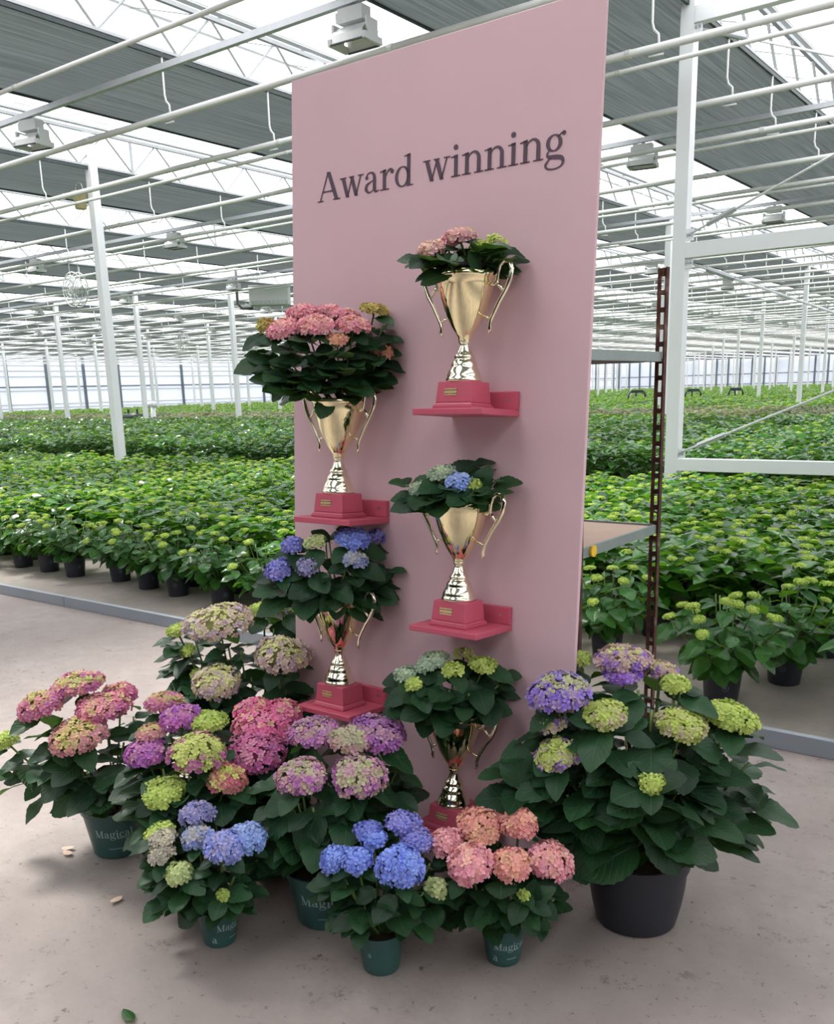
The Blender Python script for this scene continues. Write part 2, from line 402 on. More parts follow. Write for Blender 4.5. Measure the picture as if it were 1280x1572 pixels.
# glass roof: a pitched pane field per bay with ridge and glazing bars
roof = empty('ceiling'); tag(roof, kind='structure')
ZG, ZR = ZT+0.20, ZT+1.05
for k in KS[:-1]:
    xa, xb = X0-BAY*k, X0-BAY*(k+1); xm = (xa+xb)/2
    g = MB(); g.add([(xa, YS, ZG), (xa, YW, ZG), (xm, YW, ZR), (xm, YS, ZR)], [(0, 1, 2, 3)]); g.build('glass_slope', 'roof_glass', roof)
    g = MB(); g.add([(xb, YS, ZG), (xb, YW, ZG), (xm, YW, ZR), (xm, YS, ZR)], [(3, 2, 1, 0)]); g.build('glass_slope', 'roof_glass', roof)
    b = MB(); b.tube([(xm, YS, ZR), (xm, YW, ZR)], 0.03, 4)
    for i in range(int(YW/1.67)):
        y = 1.67*i
        for xe in (xa, xb): b.tube([(xe, y, ZG), (xm, y, ZR)], 0.014, 3, caps=False)
    b.build('glazing_bars', 'white_paint', roof)

# unseen closed roof added behind the viewer to cut the front light
hall = empty('added_light_block'); tag(hall, kind='structure')
q = MB(); q.box(((XW+XE)/2, (YS-8.5)/2, 4.6), (XE-XW, -8.5-YS, 0.12)); q.build('block_deck', 'wall_post', hall)
q = MB(); q.box(((XW+XE)/2, -8.5, 5.4), (XE-XW, 0.12, 1.7)); q.build('block_fascia', 'wall_post', hall)

# ================================================================== OVERHEAD THINGS
ORD = ['first', 'second', 'third', 'fourth', 'fifth', 'sixth', 'seventh', 'eighth', 'ninth', 'tenth', 'eleventh', 'twelfth',
       'thirteenth', 'fourteenth', 'fifteenth', 'sixteenth', 'seventeenth', 'eighteenth', 'nineteenth', 'twentieth']
ORD += ['twenty-'+w for w in ORD[:9]] + ['thirtieth'] + ['thirty-'+w for w in ORD[:9]] + ['fortieth'] + ['forty-'+w for w in ORD[:9]] + ['fiftieth'] + ['fifty-'+w for w in ORD[:9]]
ZS = 5.73
nscreen = 0
for X, root in trusses:
    if X-2.57 < XW: continue
    rng = random.Random(int(X*10))
    o = empty('shade_screen', (X, 0, ZS))
    ny = 140; nx = 6; V = []; Fc = []
    ys = np.concatenate([np.linspace(YS+.5, -5, 12), np.linspace(-4, 40, 90), np.linspace(41, YW-0.5, 51)])
    for iy, y in enumerate(ys):
        for ix in range(nx+1):
            V.append((-2.57*ix/nx, y, -0.03*math.sin(math.pi*ix/nx)*(1+0.4*math.sin(y*1.37))+0.006*rng.uniform(-1, 1)))
    for iy in range(len(ys)-1):
        for ix in range(nx):
            a = iy*(nx+1)+ix; Fc.append((a, a+1, a+nx+2, a+nx+1))
    s = MB(); s.add(V, Fc); s.build('cloth', 'shade_cloth', o, smooth=True)
    for xx in (0.0, -2.57):
        e = MB(); e.box((xx, (YW+YS)/2, 0.0), (0.035, YW-YS-1, 0.045)); e.build('edge_profile', 'cart_dark', o)
    near = X > -12
    lab = {-1: 'dark grey woven shade screen strip under roof nearest the right edge', 0: 'wide dark grey-green shade screen strip right of the pink panel top',
           1: 'broad dark grey shade screen strip crossing the top left corner'}
    kk = round((X0-X)/BAY)
    tag(o, lab.get(kk, 'dark grey shade screen strip under the roof, %s strip back from the top left corner' % ORD[min(kk-1, 19)] if kk > 0 else 'dark grey shade screen strip under the roof outside the picture, %s to the right' % ORD[-kk-2]), 'shade screen', 'shade screens under the glass roof')

def pipe(Y, Z, r, mat, label, group, box=False):
    o = empty('heating_pipe' if not box else 'lamp_rail', (0, Y, Z))
    p = MB()
    if box: p.box(((XW+14)/2, 0, 0), (14-XW, r*2, r*2))
    else: p.tube([(XW+0.3, 0, 0), (14, 0, 0)], r, 10)
    p.build('tube', mat, o, smooth=not box)
    if not box and Y < 24:
        c = MB(); c.tube([(0, 0, 0), (0.06, 0, 0)], r*1.14, 10); c = c.mesh('coupling', mat)
        for i in range(0, 8): link('coupling', c, o, (1.5-5.1*i-(Y*0.7) % 3, 0, 0))
    tag(o, label, 'pipe' if not box else 'rail', group)
    return o
hang_y = []
npipe = 0
for j in range(-1, 26):
    for dy in (8.2, 9.98):
        Y = dy+4.06*j
        if Y < 8: continue
        lab = 'thick white heating pipe under the roof, %s thick pipe back from the viewer' % ORD[npipe] if npipe < 59 else 'far thick white heating pipe among the pipes at the back of the hall'
        o = pipe(Y, 5.05, 0.038, 'pipe_white', lab, 'thick heating pipes under the roof'); npipe += 1
        if Y < 60: hang_y.append((Y, o))
nthin = 0
for j in range(-1, 20):
    Y = 10.45+4.06*j
    lab = 'thin white pipe under the roof, %s thin pipe back from the viewer' % ORD[nthin] if nthin < 59 else 'far thin white pipe at the back of the hall'
    pipe(Y, 5.05, 0.024, 'pipe_white', lab, 'thin pipes under the roof'); nthin += 1
for j in range(0, 12):
    pipe(7.57+6.8*j, 5.30, 0.033, 'galvanised', 'square grey lamp rail under the roof, %s rail back from the viewer' % ORD[j], 'square lamp rails', True)
# hangers: thin bent rods from truss chord to pipe, parts of the pipe they carry
hm = MB(); hm.tube([(0, 0, ZC-5.05), (0, 0, 0.24), (0.02, 0.0, 0.17), (0.07, 0, 0.12), (0.08, 0, -0.0)], 0.014, 5)
hm.box((0.05, 0, -0.075), (0.16, 0.02, 0.02)); hm = hm.mesh('hanger', 'pipe_white', True)
for Y, o in hang_y:
    for k in range(-1, 9 if Y < 35 else 5):
        link('hanger', hm, o, (X0-BAY*k, 0, 0))

# grow lamps
def lamp_meshes():
    h = MB(); h.box((0, 0, 0.10), (0.34, 0.17, 0.15)); h.box((-0.19, 0, 0.10), (0.05, 0.12, 0.10)); h.box((0, 0, 0.20), (0.05, 0.06, 0.08))
    body = h.mesh('housing', 'lamp_body')
    r = MB(); L = 0.22
    prof = [(-0.17, -0.20), (-0.15, -0.10), (-0.06, -0.01), (0.06, -0.01), (0.15, -0.10), (0.17, -0.20)]
    V = [(x, y, z) for x in (-L, L) for (y, z) in prof]; n = len(prof)
    r.add(V, [(i, i+1, n+i+1, n+i) for i in range(n-1)])
    refl = r.mesh('reflector', 'lamp_reflector')
    e = MB(); e.box((0, 0, -0.09), (0.03, 0.20, 0.24)); e.box((0, 0, -0.17), (0.05, 0.34, 0.07)); ends = e.mesh('end_bracket', 'lamp_body')
    b = MB(); b.tube([(-L, 0, -0.08), (L, 0, -0.08)], 0.025, 8); bulb = b.mesh('lamp_tube', 'lamp_body', True)
    g = MB(); g.tube([(-L, 0, -0.2), (L, 0, -0.2)], 0.012, 5); rim = g.mesh('rim_bar', 'lamp_dark')
    z = (0, 0, 0)
    return [('housing', body, z), ('reflector', refl, z), ('end_bracket', ends, (-L-.015, 0, 0)), ('end_bracket', ends, (L+.015, 0, 0)), ('lamp_tube', bulb, z), ('rim_bar', rim, (0, -.17, 0)), ('rim_bar', rim, (0, .17, 0))]
LM = lamp_meshes()
lamp_lab = {(0, 0): 'boxy grow lamp hanging above the pink panel at the top of the picture', (1, 0): 'boxy grow lamp left of the pink panel beside the near white column top',
            (0, 1): 'boxy grow lamp just right of the pink panel left of the white brace frame', (0, 2): 'boxy grow lamp right of the white brace frame column, under the dark screen'}
for k in range(0, 9):
    for j in range(0, 9):
        X, Y = -6.30-BAY*k, 7.57+6.8*j+0.45
        if project((X, Y, 5.2))[0] < -60: continue
        o = empty('grow_lamp', (X, Y-0.4, 5.10), (0, 0, 0.0))
        for nme, me, lc in LM: link(nme, me, o, lc)
        o.rotation_euler = (0, 0, math.radians(12 if (k+j) % 2 else 4))
        s_ = 0.85; o.scale = (s_, s_, s_)
        tag(o, lamp_lab.get((k, j), 'grow lamp hanging from rail %s back, %s lamp leftwards from the pink panel side' % (ORD[j], ORD[k])), 'lamp', 'grow lamps under the roof')

# brace frame beside the near right column
def braced():
    o = empty('brace_frame', (X0, 11.0, 0)); y = -0.02
    L = BAY
    for nm, z, h in (('lower_beam', 0.735, 0.15), ('middle_beam', 3.18, 0.17), ('upper_beam', 5.60, 0.17)):
        q = MB(); q.box((L/2+0.0, y, z), (L-0.155, 0.12, h)); bevel(q.build(nm, 'white_paint', o), 0.006)
    z0, z1, z2 = 0.86, 3.05, 5.48
    for nm, a, b in (('diagonal_rod', (0.10, y-0.03, z0+0.02), (L-0.1, y-0.03, z1)), ('diagonal_rod', (0.10, y+0.03, z1), (L-0.1, y+0.03, z0+0.02)),
                     ('diagonal_rod', (0.10, y-0.03, z1+0.3), (L-0.1, y-0.03, z2)), ('diagonal_rod', (0.10, y+0.03, z2), (L-0.1, y+0.03, z1+0.3))):
        d = np.array(b)-np.array(a)
        q = MB(); q.tube([a, b], 0.014, 8); r = q.build(nm, 'white_paint', o, smooth=True)
        q = MB(); q.tube([np.array(a)+d*0.04, np.array(a)+d*0.10], 0.030, 8); q.build('turnbuckle', 'galvanised', r)
    for z in (z0, z1, z1+0.3, z2):
        q = MB(); q.box((0.115, y-0.02, z), (0.09, 0.015, 0.13)); g = q.build('gusset_plate', 'white_paint', o)
        for dx in (-0.02, 0.02):
            q = MB(); q.tube([(0.115+dx, y-0.025, z), (0.115+dx, y-0.045, z)], 0.014, 8); q.build('bolt', 'galvanised', g)
    tag(o, 'white steel brace frame with crossed rods right of the near column', 'frame')
braced()
# fans, unit heater, bucket and small fittings far back
def fan(P, label):
    o = empty('circulation_fan', P)
    m_ = MB()
    for r in (0.46, 0.36, 0.26, 0.16):
        for yy in (-0.16, 0.16) if r > 0.2 else (-0.16,):
            pts = [(r*math.cos(a), yy*(0.6+0.4*(r < 0.45)), r*math.sin(a)) for a in np.linspace(0, 2*math.pi, 25)]
            m_.tube(pts, 0.014, 4, caps=False)
    for a in np.linspace(0, 2*math.pi, 9)[:-1]: m_.tube([(0, -0.16, 0), (0.46*math.cos(a), -0.12, 0.46*math.sin(a))], 0.012, 4)
    m_.build('cage', 'pipe_white', o)
    b = MB(); b.tube([(0, -0.12, 0), (0, 0.2, 0)], 0.10, 12); b.build('motor', 'lamp_body', o)
    for a in (0, 2.09, 4.18):
        b = MB(); c, s = math.cos(a), math.sin(a)
        b.add([(0.08*c, 0, 0.08*s), (0.4*c-0.09*s, -0.03, 0.4*s+0.09*c), (0.4*c+0.09*s, 0.05, 0.4*s-0.09*c), (0.41*c, 0.0, 0.41*s)], [(0, 1, 3), (0, 3, 2)])
        b.build('blade', 'galvanised', o)
    b = MB(); b.tube([(0.2, 0, 0.4), (0.2, 0, 1.0)], 0.012, 4); b.tube([(-0.2, 0, 0.4), (-0.2, 0, 1.0)], 0.012, 4); b.build('hanging_rods', 'galvanised', o)
    tag(o, label, 'fan')
fan((-23.9, 16.2, 4.70), 'round white caged fan hanging left of the near white column')
fan((-38.0, 31.5, 4.35), 'small far caged fan hanging behind the near white column')
hx = empty('unit_heater', (-23.0, 22.9, 4.75), (0, 0, math.radians(37)))
q = MB(); q.box((0, 0, 0.12), (1.3, 0.6, 0.62)); bevel(q.build('casing', 'heater_white', hx), 0.02)
for i in range(9):
    q = MB(); q.box((-0.55+0.14*i, -0.31, -0.10), (0.10, 0.03, 0.10)); q.build('louvre', 'galvanised', hx)
q = MB(); q.tube([(-0.6, 0.1, -0.25), (-0.95, 0.1, -0.25), (-1.1, 0.1, -0.1), (-1.1, 0.1, 1.0)], 0.05, 8); q.build('duct', 'lamp_dark', hx, smooth=True)
tag(hx, 'white boxy unit heater hanging at the left edge of the pink panel', 'heater')
bk = empty('hanging_bucket', (-15.50, 10.8, 5.20)); q = MB(); q.lathe([(0.0, -0.15), (0.10, -0.15), (0.13, 0.12), (0.14, 0.12), (0.14, 0.14), (0.12, 0.14), (0.0, 0.1)], 16); q.build('bucket_body', 'bucket_cream', bk, smooth=True)
q = MB(); q.tube([(-0.13, 0, 0.13), (-0.08, 0, 0.26), (0, 0, 0.3), (0.08, 0, 0.26), (0.13, 0, 0.13)], 0.008, 5); q.build('bail', 'galvanised', bk)
tag(bk, 'small cream container fixed high on the near left white column', 'container')
# dark arched booms and a pump standing among the far plants
def arch(px, py, w, label):
    d_ = ray(px, py); P = CAM+d_*(58.0/d_[1]); s = w/1412*depth(P)
    o = empty('spray_boom', (P[0], P[1], 0.0), (0, 0, -YAW))
    q = MB(); q.tube([(-s/2, 0, 0.55), (-s/2, 0, 1.0), (-s*0.4, 0, 1.2), (s*0.4, 0, 1.2), (s/2, 0, 1.0), (s/2, 0, 0.55)], 0.06, 6); q.build('arch', 'cart_dark', o, smooth=True)
    q = MB(); q.tube([(-s*0.06, 0, 0.0), (-s*0.06, 0, 1.2)], 0.05, 6); q.build('post', 'cart_dark', o)
    q = MB(); q.box((0, 0.1, 1.28), (s*0.7, 0.3, 0.08)); q.build('pipe_tray', 'cart_dark', o)
    tag(o, label, 'spray boom')
arch(978, 596, 26, 'dark arched boom in the far field between panel and rusty post')
arch(1064, 596, 24, 'dark arched boom in the far field just right of the brace column')
arch(1130, 592, 22, 'dark arched boom in the far field near the paired far columns')
d_ = ray(204, 634); P = CAM+d_*(24.6/d_[1])
o = empty('field_pump', (P[0], P[1], 0)); q = MB(); q.tube([(-0.5, 0, 0.92), (0.55, 0, 0.92)], [0.16, 0.14], 10); q.build('tank', 'cart_dark', o, smooth=True)
for dx in (-0.3, 0.3):
    q = MB(); q.tube([(dx, 0, 0), (dx, 0, 1.25)], 0.05, 6); q.build('leg', 'cart_dark', o)
tag(o, 'dark pump among the far plants right of the near white column', 'pump')
d_ = ray(234, 620); P = CAM+d_*(24.6/d_[1])
o = empty('standpipe', (P[0], P[1], 0)); q = MB(); q.tube([(0, 0, 0), (0, 0, 1.35)], 0.10, 8); q.build('riser', 'white_paint', o, smooth=True)
q = MB(); q.tube([(-0.25, 0, 1.42), (0.12, 0, 1.42)], 0.13, 8); q.build('elbow', 'white_paint', o, smooth=True)
tag(o, 'white standpipe with elbow beside a far left column', 'pipe')

# ================================================================== LETTERING (drawn as strokes, x-height = 1)
def ribbon(pts, wid, n=10):
    """a stroke through pts (Catmull-Rom) with changing width -> flat polygons"""
    P = [np.array(p, float) for p in pts]; k = len(P)
    if k > 2:
        Q = []; W = []
        for i in range(k-1):
            p0, p1, p2, p3 = P[max(i-1, 0)], P[i], P[i+1], P[min(i+2, k-1)]
            for t in np.linspace(0, 1, n, endpoint=False):
                Q.append(0.5*((2*p1)+(-p0+p2)*t+(2*p0-5*p1+4*p2-p3)*t*t+(-p0+3*p1-3*p2+p3)*t**3)); W.append(wid[i]+(wid[i+1]-wid[i])*t)
        Q.append(P[-1]); W.append(wid[-1])
    else: Q, W = P, list(wid)
    V = []; Fc = []
    for i in range(len(Q)):
        t = Q[min(i+1, len(Q)-1)]-Q[max(i-1, 0)]; t /= (np.linalg.norm(t)+1e-9); nrm = np.array([-t[1], t[0]])
        V += [Q[i]+nrm*W[i]/2, Q[i]-nrm*W[i]/2]
    for i in range(len(Q)-1): Fc.append((2*i, 2*i+1, 2*i+3, 2*i+2))
    return V, Fc
def disc(c, r, n=16):
    return [np.array([c[0]+r*math.cos(2*math.pi*i/n), c[1]+r*math.sin(2*math.pi*i/n)]) for i in range(n)], [tuple(range(n))]
def rect(x0, y0, x1, y1): return [np.array(p) for p in ((x0, y0), (x1, y0), (x1, y1), (x0, y1))], [(0, 1, 2, 3)]
def ell(cx, cy, rx, ry, wside, wtop, n=28):
    pts = [(cx+rx*math.cos(a), cy+ry*math.sin(a)) for a in np.linspace(0, 2*math.pi, n+1)]
    w = [wtop+(wside-wtop)*abs(math.cos(a))**1.3 for a in np.linspace(0, 2*math.pi, n+1)]
    return ribbon(pts, w, 1)
SW, TH, SH = 0.20, 0.075, 0.065
def serif(x, y, l=0.15, r=0.15): return rect(x-SW/2-l, y, x+SW/2+r, y+SH)
def flag(x, y): return ([np.array(p) for p in ((x-SW/2-0.17, y-0.11), (x+SW/2, y-0.11), (x+SW/2, y+0.02), (x, y), (x-SW/2-0.17, y-0.055))], [(0, 1, 2, 3, 4)])
def stem(x, y0, y1): return rect(x-SW/2, y0, x+SW/2, y1)
def slant(x0, y0, x1, y1, w):     # a diagonal with level ends
    h = w/2; return [np.array(p) for p in ((x0-h, y0), (x0+h, y0), (x1+h, y1), (x1-h, y1))], [(0, 1, 2, 3)]
def arch_n(x): return ribbon([(x, 0.66), (x+0.16, 0.90), (x+0.40, 0.95), (x+0.575, 0.78), (x+0.60, 0.45), (x+0.60, 0)], [0.05, 0.08, 0.12, 0.18, SW, SW])
GL = {
 'A': (1.42, [slant(0.13, 0, 0.66, 1.45, 0.09), slant(0.68, 1.45, 1.22, 0, 0.24), rect(0.30, 0.44, 1.0, 0.52), rect(-0.03, 0, 0.36, SH), rect(0.98, 0, 1.44, SH)]),
 'w': (1.50, [slant(0.20, 1, 0.50, 0, 0.22), slant(0.48, 0, 0.76, 0.92, 0.09), slant(0.74, 1, 1.04, 0, 0.22), slant(1.02, 0, 1.32, 1, 0.09), rect(0.0, 1-SH, 0.42, 1), rect(1.14, 1-SH, 1.50, 1), rect(0.58, 1-SH, 0.92, 1)]),
 'a': (0.98, [ribbon([(0.17, 0.76), (0.24, 0.92), (0.43, 0.975), (0.60, 0.89), (0.66, 0.68), (0.66, 0.25), (0.70, 0.07), (0.82, 0.03), (0.95, 0.09)], [0.09, 0.07, 0.08, 0.15, SW, SW, 0.15, 0.08, 0.05]), disc((0.19, 0.75), 0.095),
      ribbon([(0.64, 0.60), (0.42, 0.52), (0.20, 0.40), (0.155, 0.20), (0.30, 0.035), (0.50, 0.07), (0.64, 0.22)], [0.06, 0.08, 0.15, 0.19, 0.10, 0.06, 0.05])]),
 'r': (0.86, [stem(0.28, 0, 0.98), serif(0.28, 0, 0.15, 0.19), flag(0.28, 0.98), ribbon([(0.34, 0.62), (0.46, 0.85), (0.62, 0.95), (0.74, 0.90)], [0.05, 0.08, 0.13, 0.12]), disc((0.74, 0.84), 0.11)]),
 'd': (1.14, [ell(0.48, 0.485, 0.345, 0.46, 0.18, 0.07), stem(0.84, 0, 1.5), flag(0.84, 1.5), rect(0.84, 0, 1.10, SH)]),
 'i': (0.60, [stem(0.30, 0, 0.98), serif(0.30, 0), flag(0.30, 0.98), disc((0.28, 1.33), 0.125)]),
 'n': (1.17, [stem(0.28, 0, 0.98), serif(0.28, 0, 0.15, 0.13), flag(0.28, 0.98), arch_n(0.30), serif(0.90, 0, 0.13, 0.15)]),
 'g': (1.02, [ell(0.46, 0.63, 0.29, 0.33, 0.18, 0.07), ribbon([(0.27, 0.36), (0.16, 0.20), (0.24, 0.07), (0.55, 0.03), (0.82, -0.04), (0.90, -0.22), (0.78, -0.40), (0.46, -0.47), (0.16, -0.40), (0.10, -0.24), (0.24, -0.05), (0.36, 0.03)],
       [0.06, 0.10, 0.16, 0.20, 0.19, 0.13, 0.08, 0.07, 0.09, 0.13, 0.08, 0.06]), ribbon([(0.66, 0.86), (0.78, 0.98), (0.90, 1.0)], [0.06, 0.07, 0.10]), disc((0.90, 0.98), 0.10)]),
 'M': (1.72, [rect(0.26, 0, 0.34, 1.45), slant(0.28, 1.45, 0.82, 0.05, 0.24), slant(0.80, 0.05, 1.36, 1.45, 0.09), rect(1.28, 0, 1.49, 1.45), rect(0.08, 0, 0.52, SH), rect(1.12, 0, 1.66, SH), rect(0.06, 1.45-SH, 0.34, 1.45), rect(1.34, 1.45-SH, 1.66, 1.45)]),
 'c': (0.92, [ribbon([(0.74, 0.78), (0.60, 0.94), (0.42, 0.95), (0.20, 0.76), (0.15, 0.48), (0.22, 0.20), (0.44, 0.04), (0.64, 0.07), (0.80, 0.22)], [0.10, 0.08, 0.08, 0.15, 0.20, 0.17, 0.08, 0.07, 0.05]), disc((0.72, 0.76), 0.10)]),
 'l': (0.60, [stem(0.30, 0, 1.5), serif(0.30, 0), flag(0.30, 1.5)]),
 ' ': (0.52, []),
}
def text_polys(s):
    x = 0.0; out = []
    for ch in s:
        adv, polys = GL[ch]
        for V, Fc in polys: out.append(([p+np.array([x, 0]) for p in V], Fc))
        x += adv
    return out, x
def wrap_text(mb, s, xh, z, R_of_z, ang, off=0.0012, squeeze=1.0):
    """lay lettering round an upright pot"""
    polys, wtot = text_polys(s)
    for V, Fc in polys:
        # cut into short strips so that it follows the curve
        P = []
        for p in V:
            zz = z+p[1]*xh; r = R_of_z(zz)+off; a = ang+(p[0]-wtot/2)*xh*squeeze/r
            P.append((r*math.cos(a), r*math.sin(a), zz))
        mb.add(P, Fc)

# ================================================================== THE PINK PANEL, SHELVES, TROPHIES
YB, TB = 2.443, 0.072
TILT = math.atan(TB)
BX0, BX1 = -2.483, -1.275
BW = BX1-BX0; BH = 2.780; BT = 0.018
panel = empty('display_panel', (BX0, YB, 0), (-TILT, 0, 0))     # local x along, z up the panel, -y out of its face
q = MB(); q.box((BW/2, BT/2, BH/2), (BW, BT, BH)); bevel(q.build('panel_sheet', 'panel_pink', panel), 0.002)
tag(panel, 'tall pink painted board reading Award winning, leaning behind the trophies', 'display board')
_, wtot = text_polys('Award winning')
xh = 0.0655; xs = 0.975/(wtot*xh); pen = 0.0
for ch in 'Award winning':
    adv, polys = GL[ch]
    if polys:
        tm = MB()
        for V, Fc in polys: tm.add([(0.128+(pen+p[0])*xh*xs, -0.0012, 2.358+p[1]*xh) for p in V], Fc)
        tag(tm.build('letter', 'letter_plum', panel), 'dark plum serif letter '+ch)
    pen += adv
PM = Matrix.Translation((BX0, YB, 0)) @ Matrix.Rotation(-TILT, 4, 'X')
def on_panel(u, out, v): return PM @ Vector((u, -out, v))
SHELF = [  # right end u, height v of plate bottom, label bits
    ('upper_right', -1.505-BX0, 1.614, 'topmost crimson shelf on the right half of the pink board'),
    ('upper_left', -2.020-BX0, 1.250, 'crimson shelf on the left half of the pink board, upper one'),
    ('mid_right', -1.505-BX0, 0.930, 'crimson shelf on the right half of the pink board, second down'),
    ('low_left', -2.015-BX0, 0.567, 'crimson shelf on the left half of the pink board, lower one'),
    ('low_right', -1.505-BX0, 0.235, 'lowest crimson shelf behind the pink flowers, on the right half')]
PLATE_W, PLATE_D, PLATE_T = 0.258, 0.218, 0.020
TS, PLH = 1.10, 0.082        # trophy scale, plinth height
CUP = [(0.0162, .112), (0.019, .116), (0.0185, .121), (0.024, .128), (0.036, .146), (0.049, .172), (0.0605, .203), (0.0685, .232), (0.0735, .257), (0.0765, .274), (0.0785, .276), (0.0795, .281), (0.0795, .288), (0.0775, .291), (0.0740, .288), (0.0720, .274), (0.060, .215), (0.030, .150), (0.0, .135)]
FOOT = [(0.0, 0.0), (0.0500, 0.0), (0.0515, 0.004), (0.0500, 0.010), (0.0475, 0.013), (0.0478, 0.018), (0.0440, 0.029), (0.0385, 0.038), (0.0362, 0.042), (0.0372, 0.046), (0.0345, 0.053), (0.0290, 0.060), (0.0262, 0.063), (0.0290, 0.067), (0.0280, 0.072), (0.0225, 0.077), (0.0185, 0.086), (0.0150, 0.096), (0.0130, 0.103), (0.0175, 0.107), (0.0175, 0.112), (0.0, 0.113)]
def trophy(i):
    key, u1, v, lab = SHELF[i]
    sh = empty('wall_shelf', on_panel(u1-PLATE_W/2, 0, v), (-TILT, 0, 0))
    q = MB(); q.box((0, -PLATE_D/2, PLATE_T/2), (PLATE_W, PLATE_D, PLATE_T)); bevel(q.build('shelf_plate', 'shelf_crimson', sh), 0.003)
    q = MB(); q.box((0, -0.010, PLATE_T+0.029), (PLATE_W, 0.020, 0.058)); bp = bevel(q.build('back_plate', 'shelf_crimson', sh), 0.003)
    for dx in (-0.095, 0.095):
        q = MB(); q.tube([(dx, -0.019, PLATE_T+0.03), (dx, -0.0215, PLATE_T+0.03)], 0.005, 10); q.build('screw', 'screw_steel', bp)
    tag(sh, lab, 'shelf', 'crimson shelves on the pink board')
    # trophy on its plinth
    cu, cout = u1-PLATE_W/2-0.004, 0.120
    t = empty('trophy_cup', on_panel(cu, cout, v+PLATE_T), (-TILT, 0, 0))
    a, b = 0.073, 0.064
    q = MB(); q.frustum(0, a, b, 0.010, a, b); q.frustum(0.010, a-0.002, b-0.002, 0.018, a-0.007, b-0.007); q.frustum(0.018, a-0.007, b-0.007, PLH, a-0.012, b-0.012)
    pl = bevel(q.build('plinth', 'shelf_crimson', t), 0.0025)
    yb_ = -(b-0.0095)-0.0015
    q = MB(); q.box((-0.010, yb_, 0.050), (0.046, 0.002, 0.021)); q.build('plaque', 'plaque', pl)
    q = MB(); q.lathe([(r*TS, z*TS) for r, z in FOOT], 48); smooth_angle(q.build('foot', 'pale_gold', t, smooth=True, loc=(0, 0, PLH)), 80)
    q = MB(); q.lathe([(r*TS*(1+0.07*min(1, max(0, (z-.12)/.15))), z*TS) for r, z in CUP], 56); smooth_angle(q.build('cup', 'gold', t, smooth=True, loc=(0, 0, PLH)), 55)
    for s in (-1, 1):
        path = [(.078, .256), (.090, .255), (.098, .264), (.100, .283), (.106, .303), (.120, .315), (.135, .310), (.143, .291), (.138, .266), (.126, .239), (.107, .210), (.092, .182), (.083, .165), (.0785, .150), (.0800, .138), (.0765, .128)]
        rad = [.003, .0035, .0045, .0035, .004, .0045, .005, .005, .0052, .005, .0048, .0045, .0045, .004, .004, .0025]
        k_ = TS*1.02; q = MB(); q.tube([(s*x*k_, 0, z*TS) for x, z in path], [r*1.12*TS for r in rad], 8, flat=1.25)
        q.tube([(s*.098*k_, 0, .262*TS), (s*.106*k_, 0, .250*TS), (s*.119*k_, 0, .236*TS)], [.0045, .0055, .005], 6)
        q.tube([(s*.0835*k_, 0, .168*TS), (s*.072*k_, 0, .170*TS), (s*.052*k_, 0, .178*TS)], [.004, .004, .003], 6)
        q.build('handle', 'pale_gold', t, smooth=True, loc=(0, 0, PLH))
    return t, on_panel(cu, cout, v+PLATE_T+PLH+0.272*TS)
tro_labels = ['gold two-handled trophy cup highest on the right of the pink board', 'gold two-handled trophy cup holding the bushy pink flowered plant, upper left',
              'gold two-handled trophy cup with pale blue flower, middle of the right side', 'gold trophy cup under the violet-blue flowers, lower left of the board',
              'darker gold trophy cup lowest on the right, behind the salmon flowers']
RIM = []
for i in range(5):
    t, rim = trophy(i); tag(t, tro_labels[i], 'trophy', 'gold trophies on crimson shelves'); RIM.append(np.array(rim))

# ================================================================== TROLLEY BEHIND THE PANEL
tr = empty('plant_trolley', (0, 0, 0))
TX0, TX1, TY0, TY1, TZ = -2.34, -1.355, 2.665, 3.36, 2.105
def slotted_post(x, y):
    q = MB(); w, th = 0.042, 0.004
    slot_h, pitch = 0.042, 0.060
    nsl = int((TZ-0.16)/pitch)
    q.box((x, y-0.012, (TZ+0.14)/2), (th, 0.024, TZ-0.14))      # an angle section: a plain flange and a slotted one
    for face in ((0, 1),):
        def bx(c0, c1, z0, z1):
            if face == (0, 1): q.box((x-(c0+c1)/2, y, (z0+z1)/2), (c1-c0, th, z1-z0))
            else: q.box((x, y-(c0+c1)/2, (z0+z1)/2), (th, c1-c0, z1-z0))
        bx(0, 0.014, 0.14, TZ); bx(0.028, w, 0.14, TZ)
        for i in range(nsl):
            z = 0.16+pitch*i; bx(0.012, 0.030, z-0.009, z+0.009)
        bx(0.012, 0.030, TZ-0.03, TZ)
    return q
for (x, y) in ((TX1, TY1), (TX0+0.045, TY1), (TX1, TY0+0.045), (TX0+0.045, TY0+0.045)):
    slotted_post(x, y).build('slotted_post', 'rusty_steel', tr)
for z, mt in ((0.22, 'wood_plate'), (1.165, 'wood_plate'), (1.80, 'wood_plate')):
    q = MB(); q.box(((TX0+TX1)/2-0.01, (TY0+TY1)/2, z), (TX1-TX0-0.03, TY1-TY0-0.02, 0.010)); s = q.build('shelf_plate', mt, tr)
    for (c, sz) in ((((TX0+TX1)/2, TY1-0.012, z-0.005), (TX1-TX0-0.05, 0.012, 0.034)), (((TX0+TX1)/2, TY0+0.012, z-0.005), (TX1-TX0-0.05, 0.012, 0.034)),
                    ((TX1-0.012, (TY0+TY1)/2, z-0.005), (0.012, TY1-TY0-0.05, 0.034)), ((TX0+0.012, (TY0+TY1)/2, z-0.005), (0.012, TY1-TY0-0.05, 0.034))):
        q = MB(); q.box(c, sz); q.build('shelf_rail', 'trolley_steel', s)
q = MB(); q.tube([(TX1-0.004, 2.79, 1.16), (TX1+0.003, 2.79, 1.16)], 0.02, 12); q.build('yellow_tag', 'yellow_tag', tr, smooth=False)
